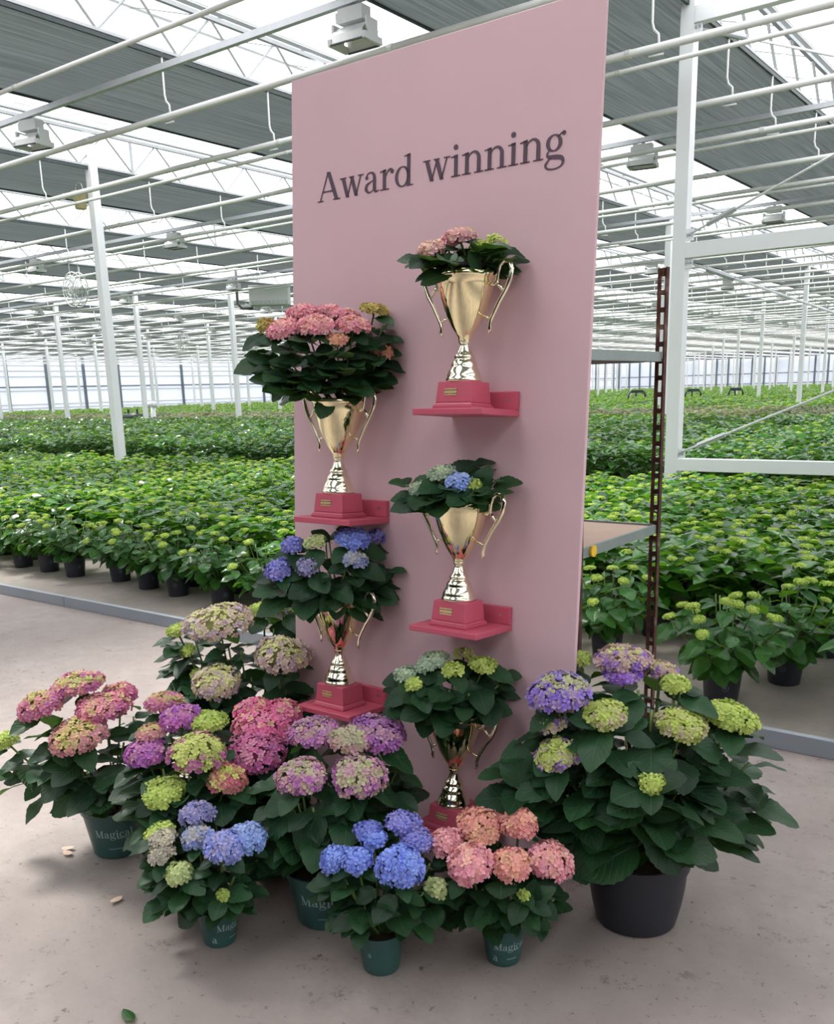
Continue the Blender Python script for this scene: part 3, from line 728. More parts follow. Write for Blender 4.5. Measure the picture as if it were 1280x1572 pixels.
q = MB(); q.box(((TX0+TX1)/2, (TY0+TY1)/2, 0.17), (TX1-TX0, TY1-TY0, 0.05)); q.build('base_frame', 'galvanised', tr)
for (x, y) in ((TX1-0.08, TY1-0.08), (TX0+0.08, TY1-0.08), (TX1-0.08, TY0+0.08), (TX0+0.08, TY0+0.08)):
    q = MB(); q.tube([(x-0.018, y, 0.062), (x+0.018, y, 0.062)], 0.062, 16); w_ = q.build('wheel', 'rubber', tr, smooth=False)
    q = MB(); q.box((x-0.024, y, 0.10), (0.004, 0.03, 0.10)); q.box((x+0.024, y, 0.10), (0.004, 0.03, 0.10)); q.build('caster_fork', 'galvanised', w_)
tag(tr, 'rusty slotted steel plant trolley standing behind the pink board', 'trolley')

# ================================================================== PLANTS: leaves and flower heads
def leaf_arrays(nt, ns, W=0.30, droop=0.18, fold=0.22, serr=0.0, wave=0.0, petiole=True, seed=0, curl=0.0):
    rng = np.random.RandomState(seed)
    V = []; UV = []; Fc = []
    ph = rng.uniform(0, 6.28)
    for i in range(nt+1):
        t = i/nt
        w = W*(math.sin(math.pi*min(1, t**0.90))**0.60)*(1.0-0.10*t-0.22*t**7) if 0 < t < 1 else 0.0
        if serr and 0 < i < nt: w *= 1+serr*(1 if i % 2 else -1)
        for j in range(-ns, ns+1):
            s = j/ns
            x = t-(0.10*(1-abs(s))*0 + 0.03*abs(s)*(1-t))
            z = fold*abs(s)*w - droop*t*t + wave*math.sin(t*9+ph+s)*w*abs(s) - curl*(s*s)*w
            V.append((x, s*w, z)); UV.append((t, s))
    m_ = 2*ns+1
    for i in range(nt):
        for j in range(2*ns):
            a = i*m_+j; Fc.append((a, a+m_, a+m_+1, a+1))
    if petiole:
        o = len(V)
        for x, z in ((-0.20, -0.05), (0.04, 0.0)):
            V += [(x, -0.014, z), (x, 0.014, z), (x, 0.0, z+0.016)]; UV += [(0, 0)]*3
        Fc += [(o, o+1, o+4, o+3), (o+1, o+2, o+5, o+4), (o+2, o, o+3, o+5)]
    return np.array(V), UV, Fc
def leaf_mesh(name, mat, **kw):
    V, UV, Fc = leaf_arrays(**kw)
    me = bpy.data.meshes.new(name); me.from_pydata([tuple(p) for p in V], [], Fc)
    uvl = me.uv_layers.new(name='UVMap'); idx = np.zeros(len(me.loops), int); me.loops.foreach_get('vertex_index', idx)
    uvl.data.foreach_set('uv', np.array(UV)[idx].ravel())
    me.materials.append(MAT[mat]); me.polygons.foreach_set('use_smooth', [True]*len(me.polygons)); me.update(); return me
LEAF_SPECS = [dict(W=0.37, droop=0.14, fold=0.14, wave=0.10), dict(W=0.40, droop=0.20, fold=0.08, wave=0.08), dict(W=0.345, droop=0.06, fold=0.24, wave=0.12),
              dict(W=0.38, droop=0.28, fold=0.08, wave=0.12), dict(W=0.335, droop=0.18, fold=0.30, wave=0.08)]
LEAVES = {}
for mt in ('leaf_display', 'leaf_near'):
    LEAVES[mt] = [leaf_mesh('leaf', mt, nt=14, ns=3, serr=0.035, seed=i, **sp) for i, sp in enumerate(LEAF_SPECS)]
def frame(d, up):
    d = np.array(d, float); d /= np.linalg.norm(d)+1e-9
    z = np.array(up, float)-d*np.dot(up, d)
    if np.linalg.norm(z) < 1e-3: z = np.array([1.0, 0, 0])-d*d[0]
    z /= np.linalg.norm(z); y = np.cross(z, d)
    return np.column_stack([d, y, z])
def mat4(Rm, loc, s):
    M = Matrix.Identity(4)
    for i in range(3):
        for j in range(3): M[i][j] = float(Rm[i][j]*s)
        M[i][3] = float(loc[i])
    return M

PAL = {   # (florets low on the dome / edge, florets on the crown, rim tint)
 'hotpink': (['#d0568f', '#c84a86', '#d86a98'], ['#d77aa0', '#cc5c8c', '#cfa287'], 0.12),
 'pinkviolet': (['#b84f90', '#c65c92', '#a84c96'], ['#c25f90', '#c27a96', '#b85a8c'], 0.12),
 'pink': (['#c0628c', '#b85590', '#c86f86'], ['#c9808a', '#b9a06c', '#c77884'], 0.12),
 'rosegreen': (['#b8658c', '#b05a98', '#c07a80'], ['#b3a064', '#c48a7c', '#a9ad60'], 0.12),
 'greenrose': (['#c08a80', '#b97a86'], ['#b0ae5c', '#bba468', '#c29a78'], 0.10),
 'magenta': (['#a847a8', '#b452a2', '#963fa6'], ['#b060a4', '#a650a8', '#b57a98'], 0.14),
 'mauve': (['#a45cae', '#b468a8', '#c07aa0'], ['#b08a9c', '#b39a84', '#a868a8'], 0.14),
 'mauvegreen': (['#a858a4', '#b878a0', '#c0a090'], ['#b3a88a', '#b98c9c', '#a9ac78'], 0.14),
 'violetpink': (['#9b55a8', '#aa5ca6'], ['#a878a0', '#b08098', '#9a60a4'], 0.12),
 'palemauve': (['#b58c94', '#b79c88'], ['#a9a880', '#b0a48c'], 0.10),
 'pale': (['#c0a8a0', '#b49cb0', '#cab89c'], ['#c4c47c', '#bdb688', '#cccc86', '#bea8a0'], 0.12),
 'lime': (['#a5b750', '#b0c058'], ['#bac860', '#aabd50', '#9ab048'], 0.08),
 'limepink': (['#b0b860', '#b9a890', '#a8b850'], ['#a9bb4c', '#b6c25c', '#b0b464'], 0.08),
 'limemagenta': (['#b86a92', '#b05a94', '#a9b358'], ['#b3bd5c', '#c0c66a', '#a8b258'], 0.10),
 'corallime': (['#c4706a', '#c8867a', '#c05c72'], ['#b7bc54', '#c0c060', '#c09a60'], 0.10),
 'blue': (['#5876d8', '#6484e0', '#4f6acc'], ['#6d90e4', '#5c7cdc', '#7a98e6'], 0.26),
 'deepblue': (['#4d5fc4', '#5a6ccc'], ['#5f74d0', '#6a78cc', '#5464c4'], 0.24),
 'violetblue': (['#5a58c0', '#6a60c4', '#5060c8'], ['#6c66c8', '#7a70c4', '#5c68cc'], 0.30),
 'bluelilac': (['#6f86d8', '#8a88cc'], ['#9a90bc', '#8a8cc8', '#7088dc'], 0.30),
 'lightblue': (['#6c92d8', '#7aa0dc'], ['#86a4dc', '#7894d4', '#94a8d8'], 0.26),
 'violetgrey': (['#6a66b0', '#7a74b0'], ['#807ab0', '#8c84b0', '#6f70b4'], 0.26),
 'greyblue': (['#7088d0', '#8a94b8'], ['#a09ea8', '#a8a49c', '#8c96b4'], 0.28),
 'greige': (['#a49c8c', '#b0a48c'], ['#b0a688', '#b8ae90', '#9c968c'], 0.30),
 'greygreen': (['#8fa58c', '#9cb094'], ['#a2b48c', '#90a890', '#aab88c'], 0.16),
 'limewhite': (['#a9b878', '#b4c07c'], ['#b8c47c', '#c4cc94', '#a4b468'], 0.12),
 'salmon': (['#d88a88', '#dc9690'], ['#dc9a8c', '#d48c80', '#d8a684'], 0.10),
 'rosepink': (['#dc8fa2', '#e0a0a8'], ['#e2a4a0', '#d98e9c', '#e4b0a0'], 0.10),
 'salmonyellow': (['#cc8478', '#d09a7c'], ['#c8a070', '#c88c74'], 0.10),
 'palepink': (['#d2a49c', '#cf9ca4'], ['#d6b69c', '#d0a8a0', '#cbb48c'], 0.10),
 'mustard': (['#b8a050', '#b4b058'], ['#bcb450', '#a8a84c', '#c08a60'], 0.08),
 'peach': (['#d09878', '#cc8c7c'], ['#ccae70', '#d4a080'], 0.08),
 'violetlime': (['#7c5cc4', '#8a68cc', '#9070c0', '#a890b0'], ['#8c74c0', '#a8a87c', '#8464c8', '#b0b07a'], 0.14),
 'limeviolet': (['#8c60c4', '#a89a8c', '#b3a488'], ['#a8b84c', '#b4c05c', '#b0a880'], 0.10),
 'roselime': (['#9068c0', '#b48ca4', '#b8a084'], ['#b4b46c', '#c0a48c', '#b090a4', '#bcb880'], 0.12),
 'purple': (['#8c54c4', '#9c64cc'], ['#9c70c4', '#a884c0'], 0.14),
 'field': (['#93ae3c', '#a0ba46'], ['#aac24c', '#9cb642', '#b6c258'], 0.06),
}
def head_arrays(R, hr, pal, seed, nflo=None, fs=None, tri=4, cover=1.82):
    """a dome of four-petalled florets, axis +Z, centred on the dome's middle"""
    rng = np.random.RandomState(seed)
    edge, crown, rimt = PAL[pal]
    E_ = [np.array(lin(c)) for c in edge]; K_ = [np.array(lin(c)) for c in crown]
    fs = fs or 0.0125
    nflo = nflo or int(max(26, min(210, 2.2*2*math.pi*R*R*(0.5+0.5*hr)/(math.pi*fs*fs*0.55))))
    V = []; Col = []; Fc = []
    # inner body
    nb = 10
    for i in range(6):
        th = cover*i/5
        for j in range(nb):
            a = 2*math.pi*j/nb
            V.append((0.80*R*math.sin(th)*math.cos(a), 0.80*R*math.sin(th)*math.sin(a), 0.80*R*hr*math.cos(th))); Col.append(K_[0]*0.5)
    for i in range(5):
        for j in range(nb):
            a, b = i*nb+j, i*nb+(j+1) % nb; Fc.append((a, a+nb, b+nb, b))
    w1, w2 = rng.uniform(-3, 3, 3), rng.uniform(0, 6.28)
    for k in range(nflo):
        c = 1-(1-math.cos(cover))*(k+0.5)/nflo; th = math.acos(max(-1, min(1, c))); a = 2.39996*k+rng.uniform(-.25, .25); th += rng.uniform(-.06, .06)
        lump = 1+0.06*math.sin(3*a+w2)+rng.uniform(-.07, .06)
        n = np.array([math.sin(th)*math.cos(a), math.sin(th)*math.sin(a), math.cos(th)*1.0])
        p = n*np.array([R, R, R*hr])*lump
        nn = n/np.array([1, 1, max(hr, .45)]); nn /= np.linalg.norm(nn); nn = nn+rng.uniform(-.28, .28, 3); nn /= np.linalg.norm(nn)
        Rm = frame(np.cross(nn, [0.3, 0.2, 0.93])+1e-3, nn); u, v, w = Rm[:, 0], Rm[:, 1], Rm[:, 2]
        f_ = th/cover+0.22*math.sin(np.dot(n, w1)*2+w2)+rng.uniform(-.18, .18)
        base = E_[rng.randint(len(E_))] if f_ > 0.52 else K_[rng.randint(len(K_))]
        base = (base*1.22+0.035)*rng.uniform(0.88, 1.12)
        rim_c = base*(1-rimt)+np.array([0.82, 0.80, 0.80])*rimt
        s = fs*rng.uniform(0.95, 1.25); r0 = rng.uniform(0, 1.57); cup = rng.uniform(0.10, 0.45)
        for pt in range(4):
            aa = r0+pt*math.pi/2; d = u*math.cos(aa)+v*math.sin(aa); e = -u*math.sin(aa)+v*math.cos(aa)
            o = len(V)
            if tri == 4:
                pts = [(0, 0, 0), (.45, -.40, .35), (.88, -.36, .85), (1.02, 0, 1.0), (.88, .36, .85), (.45, .40, .35)]
                V += [p+s*(d*x+e*y+w*cup*z) for x, y, z in pts]
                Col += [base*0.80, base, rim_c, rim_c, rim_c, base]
                Fc += [(o, o+1, o+2, o+3), (o, o+3, o+4, o+5)]
            else:
                pts = [(0, 0, 0), (.6, -.45, .5), (1, 0, 1), (.6, .45, .5)]
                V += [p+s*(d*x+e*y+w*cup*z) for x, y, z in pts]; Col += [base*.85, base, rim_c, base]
                Fc += [(o, o+1, o+2, o+3)]
    return np.array(V), Fc, np.clip(np.array(Col), 0, 1)
def mesh_from(name, V, Fc, mats, col=None, tint=None, mi=None, smooth=True):
    me = bpy.data.meshes.new(name); me.from_pydata(np.asarray(V).tolist(), [], Fc)
    for mt in mats: me.materials.append(MAT[mt])
    if mi is not None: me.polygons.foreach_set('material_index', mi)
    if col is not None:
        ca = me.color_attributes.new('Col', 'FLOAT_COLOR', 'POINT')
        ca.data.foreach_set('color', np.hstack([col, np.ones((len(col), 1))]).ravel())
    if tint is not None:
        ta = me.attributes.new('tint', 'FLOAT', 'POINT'); ta.data.foreach_set('value', np.asarray(tint, float))
    me.polygons.foreach_set('use_smooth', [smooth]*len(me.polygons)); me.update(); return me

def curve3(a, b, bend, n=6):
    a = np.array(a, float); b = np.array(b, float); c = np.array([a[0]*0.35+b[0]*0.65, a[1]*0.35+b[1]*0.65, a[2]*0.55+b[2]*0.45])+bend
    return [a*(1-t)**2+2*c*t*(1-t)+b*t*t for t in np.linspace(0, 1, n)]

POTM = {}
def add_pot(root, rt, rb, h, mat, text_ang=None, rim=0.03, logo=None, text_xh=None, inset=0.02, belly=0.0, text_squeeze=1.0):
    def Rz(z): return rb+(rt*0.95-rb)*(z/(h-rim)) if z < h-rim else rt
    q = MB(); prof = [(0, 0.0), (rb*0.93, 0.0), (rb, 0.006)]
    for t in (0.15, 0.35, 0.6, 0.85, 1.0): prof.append((rb+(rt*0.95-rb)*t+belly*math.sin(math.pi*t), 0.006+(h-rim-0.006)*t))
    prof += [(rt, h-rim+0.002), (rt*1.015, h-0.004), (rt*1.02, h), (rt*0.97, h), (rt*0.94, h-0.01), ((rb+(rt*0.95-rb)*0.5)*0.93, h*0.52), (0, h*0.50)]
    q.lathe(prof, 40)
    p = smooth_angle(q.build('pot', mat, root, smooth=True), 35)
    q = MB(); rs = rt*0.93; rng = random.Random(5)
    V = [(0, 0, h-inset+0.012)]; Fc = []
    for k in range(1, 5):
        for j in range(24):
            a = 2*math.pi*j/24; V.append((rs*k/4*math.cos(a), rs*k/4*math.sin(a), h-inset+0.012*(1-k/4)+rng.uniform(-.006, .006)))
    for j in range(24): Fc.append((0, 1+j, 1+(j+1) % 24))
    for k in range(3):
        for j in range(24): a, b = 1+k*24+j, 1+k*24+(j+1) % 24; Fc.append((a, a+24, b+24, b))
    q.add(V, Fc); q.build('soil', 'soil', root, smooth=True)
    if text_ang is not None:
        t = MB(); xh = text_xh or h*0.13
        wrap_text(t, 'Magical', xh, h*0.50, lambda z: Rz(z)+belly*0.9, text_ang, squeeze=text_squeeze)
        for zz, a0, a1, th in ((h*0.47, 0.10, 0.42, 0.004), (h*0.24, -0.22, 0.32, 0.003)):
            n = 10
            for i in range(n):
                aa, bb = text_ang+a0+(a1-a0)*i/n, text_ang+a0+(a1-a0)*(i+0.75)/n
                r0, r1 = Rz(zz)+0.0014, Rz(zz+th)+0.0014
                t.add([(r0*math.cos(aa), r0*math.sin(aa), zz), (r0*math.cos(bb), r0*math.sin(bb), zz), (r1*math.cos(bb), r1*math.sin(bb), zz+th), (r1*math.cos(aa), r1*math.sin(aa), zz+th)], [(0, 1, 2, 3)])
        tag(t.build('pot_lettering', 'pot_print', p), 'pale lettering Magical')
    if logo is not None:
        ang, zc, r_ = logo; t = MB()
        V, Fc = GL['a'][1][0]; W_, Fw = GL['a'][1][2]
        for PP, FF in ((V, Fc), (W_, Fw)):
            P_ = []
            for pt in PP:
                zz = zc+(pt[1]-0.5)*r_; rr = Rz(zz)+0.0014; aa = ang+(pt[0]-0.5)*r_/rr; P_.append((rr*math.cos(aa), rr*math.sin(aa), zz))
            t.add(P_, FF)
        t.build('pot_mark', 'pot_print', p)
    return p

def face_angle(P):   # bearing of the viewer seen from P
    return math.atan2(-P[1], -P[0])

SEED = [100]
def grow(root, base, tips, leafL, rng, leafset='leaf_display', nodes=(0.30, 0.50, 0.70, 0.87, 0.97), axis=None, low_droop=0.5, stem_r=0.0038, skip=0.0, fs=None, lo=0.0, lift=0.0, front=0.15):
    """stems from base to every tip, leaf pairs along the stems, a flower head on the tips that have one"""
    base = np.array(base, float); origin = np.array(root.location)
    me_l = LEAVES[leafset]
    for ti, tip in enumerate(tips):
        P = np.array(tip['P'], float); Rh = tip.get('R', 0)
        out = P-base; outh = np.array([out[0], out[1], 0.0])
        b0 = base+np.array([rng.uniform(-.25, .25), rng.uniform(-.25, .25), 0])*leafL*0.6+outh*0.08
        ax = np.array([0, 0, 1.0])+outh*(0.45 if Rh else 0.6)/(np.linalg.norm(out)+1e-6)-HF*0.12+np.array(tip.get('tilt', (0, 0, 0)))
        ax /= np.linalg.norm(ax)
        top = P-ax*Rh*tip.get('hr', .7)*0.35 if Rh else P
        path = curve3(b0, top, np.array([rng.uniform(-.02, .02), rng.uniform(-.02, .02), 0.0]), 7)
        q = MB(); q.tube([p-origin for p in path], [stem_r*1.25]*3+[stem_r]*4, 6)
        q.build('stem', 'stem_green' if rng.random() < .6 else 'stem_dark', root, smooth=True)
        az0 = rng.uniform(0, math.pi)
        for ni, t in enumerate(nodes):
            if ti and t < lo: continue
            k = t*(len(path)-1); i = min(int(k), len(path)-2); B = path[i]+(path[i+1]-path[i])*(k-i)
            for side in (0, 1):
                if rng.random() < skip: continue
                az = az0+ni*math.pi/2+side*math.pi+rng.uniform(-.35, .35)
                d = np.array([math.cos(az), math.sin(az), 0])
                on = outh/(np.linalg.norm(outh)+1e-6)
                d = d+on*0.65*(np.linalg.norm(outh) > .03); d /= np.linalg.norm(d)
                elev = rng.uniform(-0.20, 0.30)-(1-t)*low_droop
                if ni == len(nodes)-1 and Rh: elev = rng.uniform(-0.35, 0.05)
                d[2] = elev+(lift if ni < len(nodes)-1 or not Rh else -0.15)
                L = leafL*rng.uniform(0.78, 1.15)*(1.0 if t < .9 else 0.86)*(0.9 if t < 0.35 else 1)
                if not Rh and ni == len(nodes)-1: L *= 0.75
                Rm = frame(d, np.array([rng.uniform(-.35, .35), rng.uniform(-.35, .35), 1.0])-HF*front)
                o = link('leaf', me_l[rng.randrange(len(me_l))], root)
                o.matrix_basis = mat4(Rm, B-origin+d*0.17*L, L)
        if Rh:
            SEED[0] += 1
            V, Fc, Cc = head_arrays(Rh, tip.get('hr', .7), tip['pal'], SEED[0], fs=tip.get('fs', fs))
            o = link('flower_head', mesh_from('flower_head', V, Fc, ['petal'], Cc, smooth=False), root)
            Rm = frame(np.cross([0.13, 0.99, 0.02], ax), ax)
            o.matrix_basis = mat4(Rm, P-origin, 1.0)
def leaf_px(root, base, spec, rng, leafset='leaf_display'):
    """a single large leaf given by where its base and tip stand"""
    (bx, by, bo), (tx, ty, to_) = spec[:2]; W = spec[2] if len(spec) > 2 else 1.0
    B = at_plane(bx, by, base, bo); T = at_plane(tx, ty, base, to_); d = T-B; L = np.linalg.norm(d)
    up = np.array(spec[3] if len(spec) > 3 else (0, 0, 1.0)) + (CAM-B)/np.linalg.norm(CAM-B)*0.8
    o = link('leaf', LEAVES[leafset][rng.randrange(2)], root); Rm = frame(d, up)
    M = mat4(Rm, B-np.array(root.location), L)
    M = M @ Matrix.Diagonal((1, W, 1, 1)); o.matrix_basis = M
    q = MB(); a = np.array(base)+np.array([0, 0, 0.0]); pth = curve3(a-np.array(root.location), B-np.array(root.location), np.zeros(3), 5)
    q.tube(pth, 0.003, 5); q.build('stem', 'stem_green', root, smooth=True)
def heads_px(lst, base):
    out = []
    for h in lst:
        px, py, w, hh, pal, off = h[:6]
        P = at_plane(px, py, base, off); R = 0.5*w/F*depth(P)*0.93
        out.append(dict(P=P, R=R, hr=max(0.36, min(0.90, (hh/w-0.15)*1.05)), pal=pal, **(h[6] if len(h) > 6 else {})))
    return out
def tips_px(lst, base): return [dict(P=at_plane(px, py, base, off)) for px, py, off in lst]

def front_to_centre(px, py, r):
    g = ground(px, py); return g+HF*r
def display_plant(name, label, loc, pot, heads, tips, leafL, seed, big=(), nodes=None, **kw):
    rng = random.Random(seed)
    root = empty(name, (loc[0], loc[1], 0.0))
    add_pot(root, **pot)
    soil = np.array([loc[0], loc[1], pot['h']-0.02])
    hs = heads_px(heads, soil); ts = tips_px(tips, soil)
    grow(root, soil, hs+ts, leafL, rng, nodes=nodes or (0.30, 0.50, 0.70, 0.87, 0.97), **kw)
    for sp in big: leaf_px(root, soil, sp, rng)
    tag(root, label, 'potted plant', 'hydrangeas set round the pink board')
    return root
def trophy_plant(i, label, heads, tips, leafL, seed, big=(), **kw):
    rng = random.Random(seed)
    base = RIM[i]-np.array([0, 0, 0.0]); root = empty('trophy_hydrangea', tuple(base))
    q = MB(); q.lathe([(0.0, -0.005), (0.03, 0.0), (0.072, 0.004), (0.078, -0.01)], 20); q.build('soil', 'soil', root, smooth=True)
    grow(root, base, heads_px(heads, base)+tips_px(tips, base), leafL, rng, stem_r=0.003, low_droop=kw.pop('low_droop', 0.25), lift=kw.pop('lift', 0.12), front=0.75, **kw)
    for sp in big: leaf_px(root, base, sp, rng)
    tag(root, label, 'hydrangea', 'hydrangeas growing in the trophies')

# ---- plants in the trophies
N3 = (0.45, 0.72, 0.95)
trophy_plant(0, 'leafy hydrangea with pale pink heads in the highest trophy, right side',
    [(662, 385, 42, 30, 'palepink', -0.03), (706, 364, 50, 30, 'palepink', 0.0), (686, 374, 36, 22, 'rosepink', 0.02), (762, 375, 34, 26, 'limepink', 0.0), (735, 377, 20, 14, 'lime', 0.0)],
    [(650, 398, -.03), (690, 400, -.08), (725, 385, -.06), (752, 392, -.05), (775, 402, 0.0), (715, 380, 0.05)], 0.100, 1, nodes=N3, skip=0.2,
    big=[((700, 418, -.06), (688, 388, -.10), 1.2), ((735, 418, -.07), (722, 385, -.10), 1.2), ((750, 410, -.04), (760, 372, -.06), 1.2)])
trophy_plant(1, 'tall bushy hydrangea with bright pink domes in the upper left trophy',
    [(436, 508, 52, 42, 'rosepink', -.06), (484, 501, 56, 38, 'rosepink', -.10), (543, 500, 52, 32, 'rosepink', -.08), (464, 480, 48, 28, 'rosepink', 0.0), (504, 478, 38, 22, 'rosepink', .06), (528, 485, 44, 24, 'rosepink', .03),
     (408, 501, 26, 26, 'mustard', 0.0), (575, 476, 44, 22, 'mustard', 0.0), (517, 521, 34, 16, 'peach', -.12), (586, 540, 34, 26, 'peach', -.02)],
    [(400, 540, 0.0), (415, 562, -.05), (588, 500, 0.0), (592, 525, .02), (435, 585, -.06), (575, 572, .03), (550, 585, -.04), (500, 560, -.12), (470, 540, -.1), (535, 550, -.1), (450, 560, -.1)], 0.104, 2, nodes=(0.42, 0.62, 0.80, 0.95), skip=0.1,
    big=[((505, 612, -.07), (489, 640, -.10), 1.3), ((440, 590, -.05), (415, 615, -.06), 1.0), ((470, 600, -.08), (442, 612, -.1), 1.0)])
trophy_plant(2, 'leafy hydrangea with one pale blue head in the middle right trophy',
    [(704, 741, 40, 30, 'lightblue', -.04), (676, 727, 42, 24, 'greygreen', 0.0), (642, 751, 28, 22, 'greygreen', -.02), (727, 745, 20, 16, 'lime', -.05)],
    [(690, 718, .05), (722, 712, .06), (752, 720, .02), (765, 735, 0.0), (625, 745, 0.0), (640, 770, -.04), (735, 760, -.06), (668, 760, -.06), (715, 765, -.05)], 0.102, 3, nodes=N3, skip=0.2,
    big=[((680, 785, -.06), (652, 762, -.09), 1.3), ((728, 782, -.06), (722, 752, -.09), 1.3), ((735, 755, 0.0), (748, 715, -.02), 1.1), ((690, 730, .04), (730, 706, .03), 1.1)])
trophy_plant(3, 'leafy hydrangea with violet-blue heads in the lower left trophy',
    [(542, 829, 54, 38, 'blue', -.04), (577, 826, 28, 26, 'violetblue', .05), (449, 839, 32, 32, 'violetblue', 0.0), (429, 876, 44, 38, 'violetblue', -.05), (473, 870, 38, 30, 'violetgrey', -.08), (546, 859, 36, 26, 'greyblue', -.09), (484, 832, 34, 20, 'limewhite', -.02)],
    [(500, 822, .03), (530, 815, .06), (590, 850, .02), (598, 875, 0.0), (410, 895, -.03), (430, 910, -.05), (575, 890, -.05), (500, 880, -.08), (560, 915, -.05), (455, 915, -.06)], 0.118, 4, nodes=(0.4, 0.68, 0.95), low_droop=0.8, skip=0.1, lift=0.1,
    big=[((520, 918, -.07), (514, 952, -.10), 1.2), ((540, 925, -.06), (567, 952, -.08), 1.2), ((487, 918, -.07), (480, 945, -.09), 1.2), ((545, 895, -.04), (603, 873, -.02), 1.0), ((505, 830, 0.0), (478, 812, .02), 1.0)])
trophy_plant(4, 'leafy hydrangea with small lime heads in the lowest trophy',
    [(624, 1035, 36, 22, 'greygreen', -.03), (667, 1013, 46, 24, 'greygreen', 0.0), (652, 1023, 26, 16, 'greygreen', -.04), (695, 1028, 30, 16, 'lime', -.07), (742, 1021, 42, 20, 'lime', -.02), (634, 1051, 26, 20, 'lime', -.08), (712, 1003, 28, 16, 'limepink', .05)],
    [(605, 1052, 0.0), (620, 1075, -.03), (770, 1035, 0.0), (765, 1052, -.02), (690, 1060, -.10), (655, 1065, -.09), (720, 1065, -.08)], 0.108, 5, nodes=(0.4, 0.68, 0.95), skip=0.1, low_droop=0.6,
    big=[((700, 1085, -.07), (715, 1118, -.10), 1.4), ((672, 1090, -.07), (652, 1112, -.09), 1.1), ((690, 1085, -.09), (668, 1068, -.12), 1.3)])

# ---- plants on the floor round the panel
GREEN5 = dict(rt=0.128, rb=0.094, h=0.195, mat='pot_green', rim=0.022)
def gpot(P, da=0.0, **k): d = dict(GREEN5); d.update(text_ang=face_angle(P)+da); d.update(k); return d
P = front_to_centre(172, 1320, 0.094)
display_plant('potted_hydrangea', 'leftmost display hydrangea with dusty rose heads in dark green pot reading Magical', P, gpot(P, -0.14, text_xh=0.0215),
    [(62, 1084, 70, 50, 'rosegreen', -.05), (119, 1051, 82, 44, 'rosegreen', .06), (184, 1066, 54, 40, 'pink', .10), (158, 1087, 84, 48, 'pink', -.02), (120, 1129, 90, 46, 'greenrose', -.14), (10, 1138, 36, 30, 'lime', 0.0)],
    [(20, 1185, 0.0), (80, 1160, -.1), (100, 1200, -.1), (190, 1140, -.05), (150, 1190, -.14), (205, 1100, .05), (60, 1150, 0.0)], 0.140, 11, nodes=(0.50, 0.74, 0.96), low_droop=0.3,
    big=[((128, 1205, -.12), (72, 1250, -.14), 1.1), ((138, 1205, -.13), (172, 1246, -.16), 1.2), ((48, 1190, 0.0), (2, 1198, 0.0), 0.9), ((90, 1150, -.1), (36, 1165, -.08), 1.0), ((115, 1170, -.12), (62, 1172, -.14), 1.0), ((165, 1130, 0.0), (205, 1120, .02), .9)])
P = np.array([*ground(400, 1262)[:2], 0]); P += HF*0.05
display_plant('potted_hydrangea', 'tall hydrangea with pale greenish domes behind the left edge of the pink board', P, dict(rt=0.15, rb=0.115, h=0.25, mat='pot_black', rim=0.03),
    [(336, 956, 112, 62, 'pale', -.05), (333, 1048, 78, 58, 'pale', -.20), (434, 1006, 90, 58, 'pale', -.14), (272, 968, 32, 22, 'lime', 0.0), (405, 936, 46, 24, 'lime', .10), (436, 930, 34, 20, 'lime', .12), (288, 1000, 22, 18, 'lime', -.05), (302, 1035, 16, 14, 'lime', -.1)],
    [(270, 985, 0.0), (275, 1020, 0.0), (290, 1060, -.05), (450, 950, .10), (420, 965, .06), (455, 1050, -.05), (400, 1070, -.12), (370, 1000, -.1), (350, 990, -.1), (440, 1060, -.1), (300, 985, 0.0), (385, 1040, -.1), (330, 1010, -.05)], 0.135, 12, nodes=(0.45, 0.62, 0.78, 0.9, 0.97), low_droop=0.5, lo=0.4)
P = front_to_centre(290, 1395, 0.1); 
display_plant('potted_hydrangea', 'hydrangea with magenta and lime heads between the left pot and the tall pale one', P, dict(rt=0.115, rb=0.088, h=0.18, mat='pot_green', rim=0.02),
    [(252, 1078, 58, 34, 'rosegreen', .10), (277, 1103, 66, 50, 'magenta', .05), (319, 1107, 58, 32, 'lime', .04), (232, 1124, 44, 24, 'greenrose', 0.0), (225, 1156, 66, 50, 'magenta', -.04), (302, 1157, 88, 64, 'limemagenta', -.10), (349, 1196, 60, 44, 'corallime', -.13), (251, 1216, 66, 38, 'lime', -.14)],
    [(215, 1180, 0.0), (230, 1110, .05), (345, 1140, 0.0), (320, 1190, -.1), (280, 1220, -.12), (215, 1235, -.12), (360, 1225, -.12), (340, 1130, .08), (290, 1190, -.1), (250, 1180, -.08)], 0.125, 13, nodes=(0.40, 0.62, 0.80, 0.95), low_droop=0.4,
    big=[((385, 1210, -.16), (346, 1243, -.18), 0.8), ((235, 1232, -.14), (202, 1257, -.16), 0.8), ((245, 1232, -.15), (248, 1258, -.2), 1.2), ((320, 1215, -.12), (270, 1240, -.14), .8)])
P = np.array([*ground(415, 1330)[:2], 0])
display_plant('potted_hydrangea', 'hydrangea with hot pink domes just left of the lower left trophy shelf', P, dict(rt=0.125, rb=0.095, h=0.20, mat='pot_green', rim=0.02),
    [(390, 1092, 62, 44, 'hotpink', .06), (404, 1117, 94, 62, 'hotpink', -.03), (434, 1098, 58, 54, 'hotpink', .02), (394, 1152, 100, 62, 'pinkviolet', -.14)],
    [(360, 1130, .03), (450, 1140, 0.0), (345, 1165, 0.0), (440, 1180, -.08), (400, 1200, -.12), (370, 1200, -.1)], 0.135, 14, nodes=(0.35, 0.60, 0.80, 0.95),
    big=[((390, 1185, -.14), (372, 1222, -.16), 1.1), ((395, 1190, -.14), (420, 1230, -.15), 1.1)])
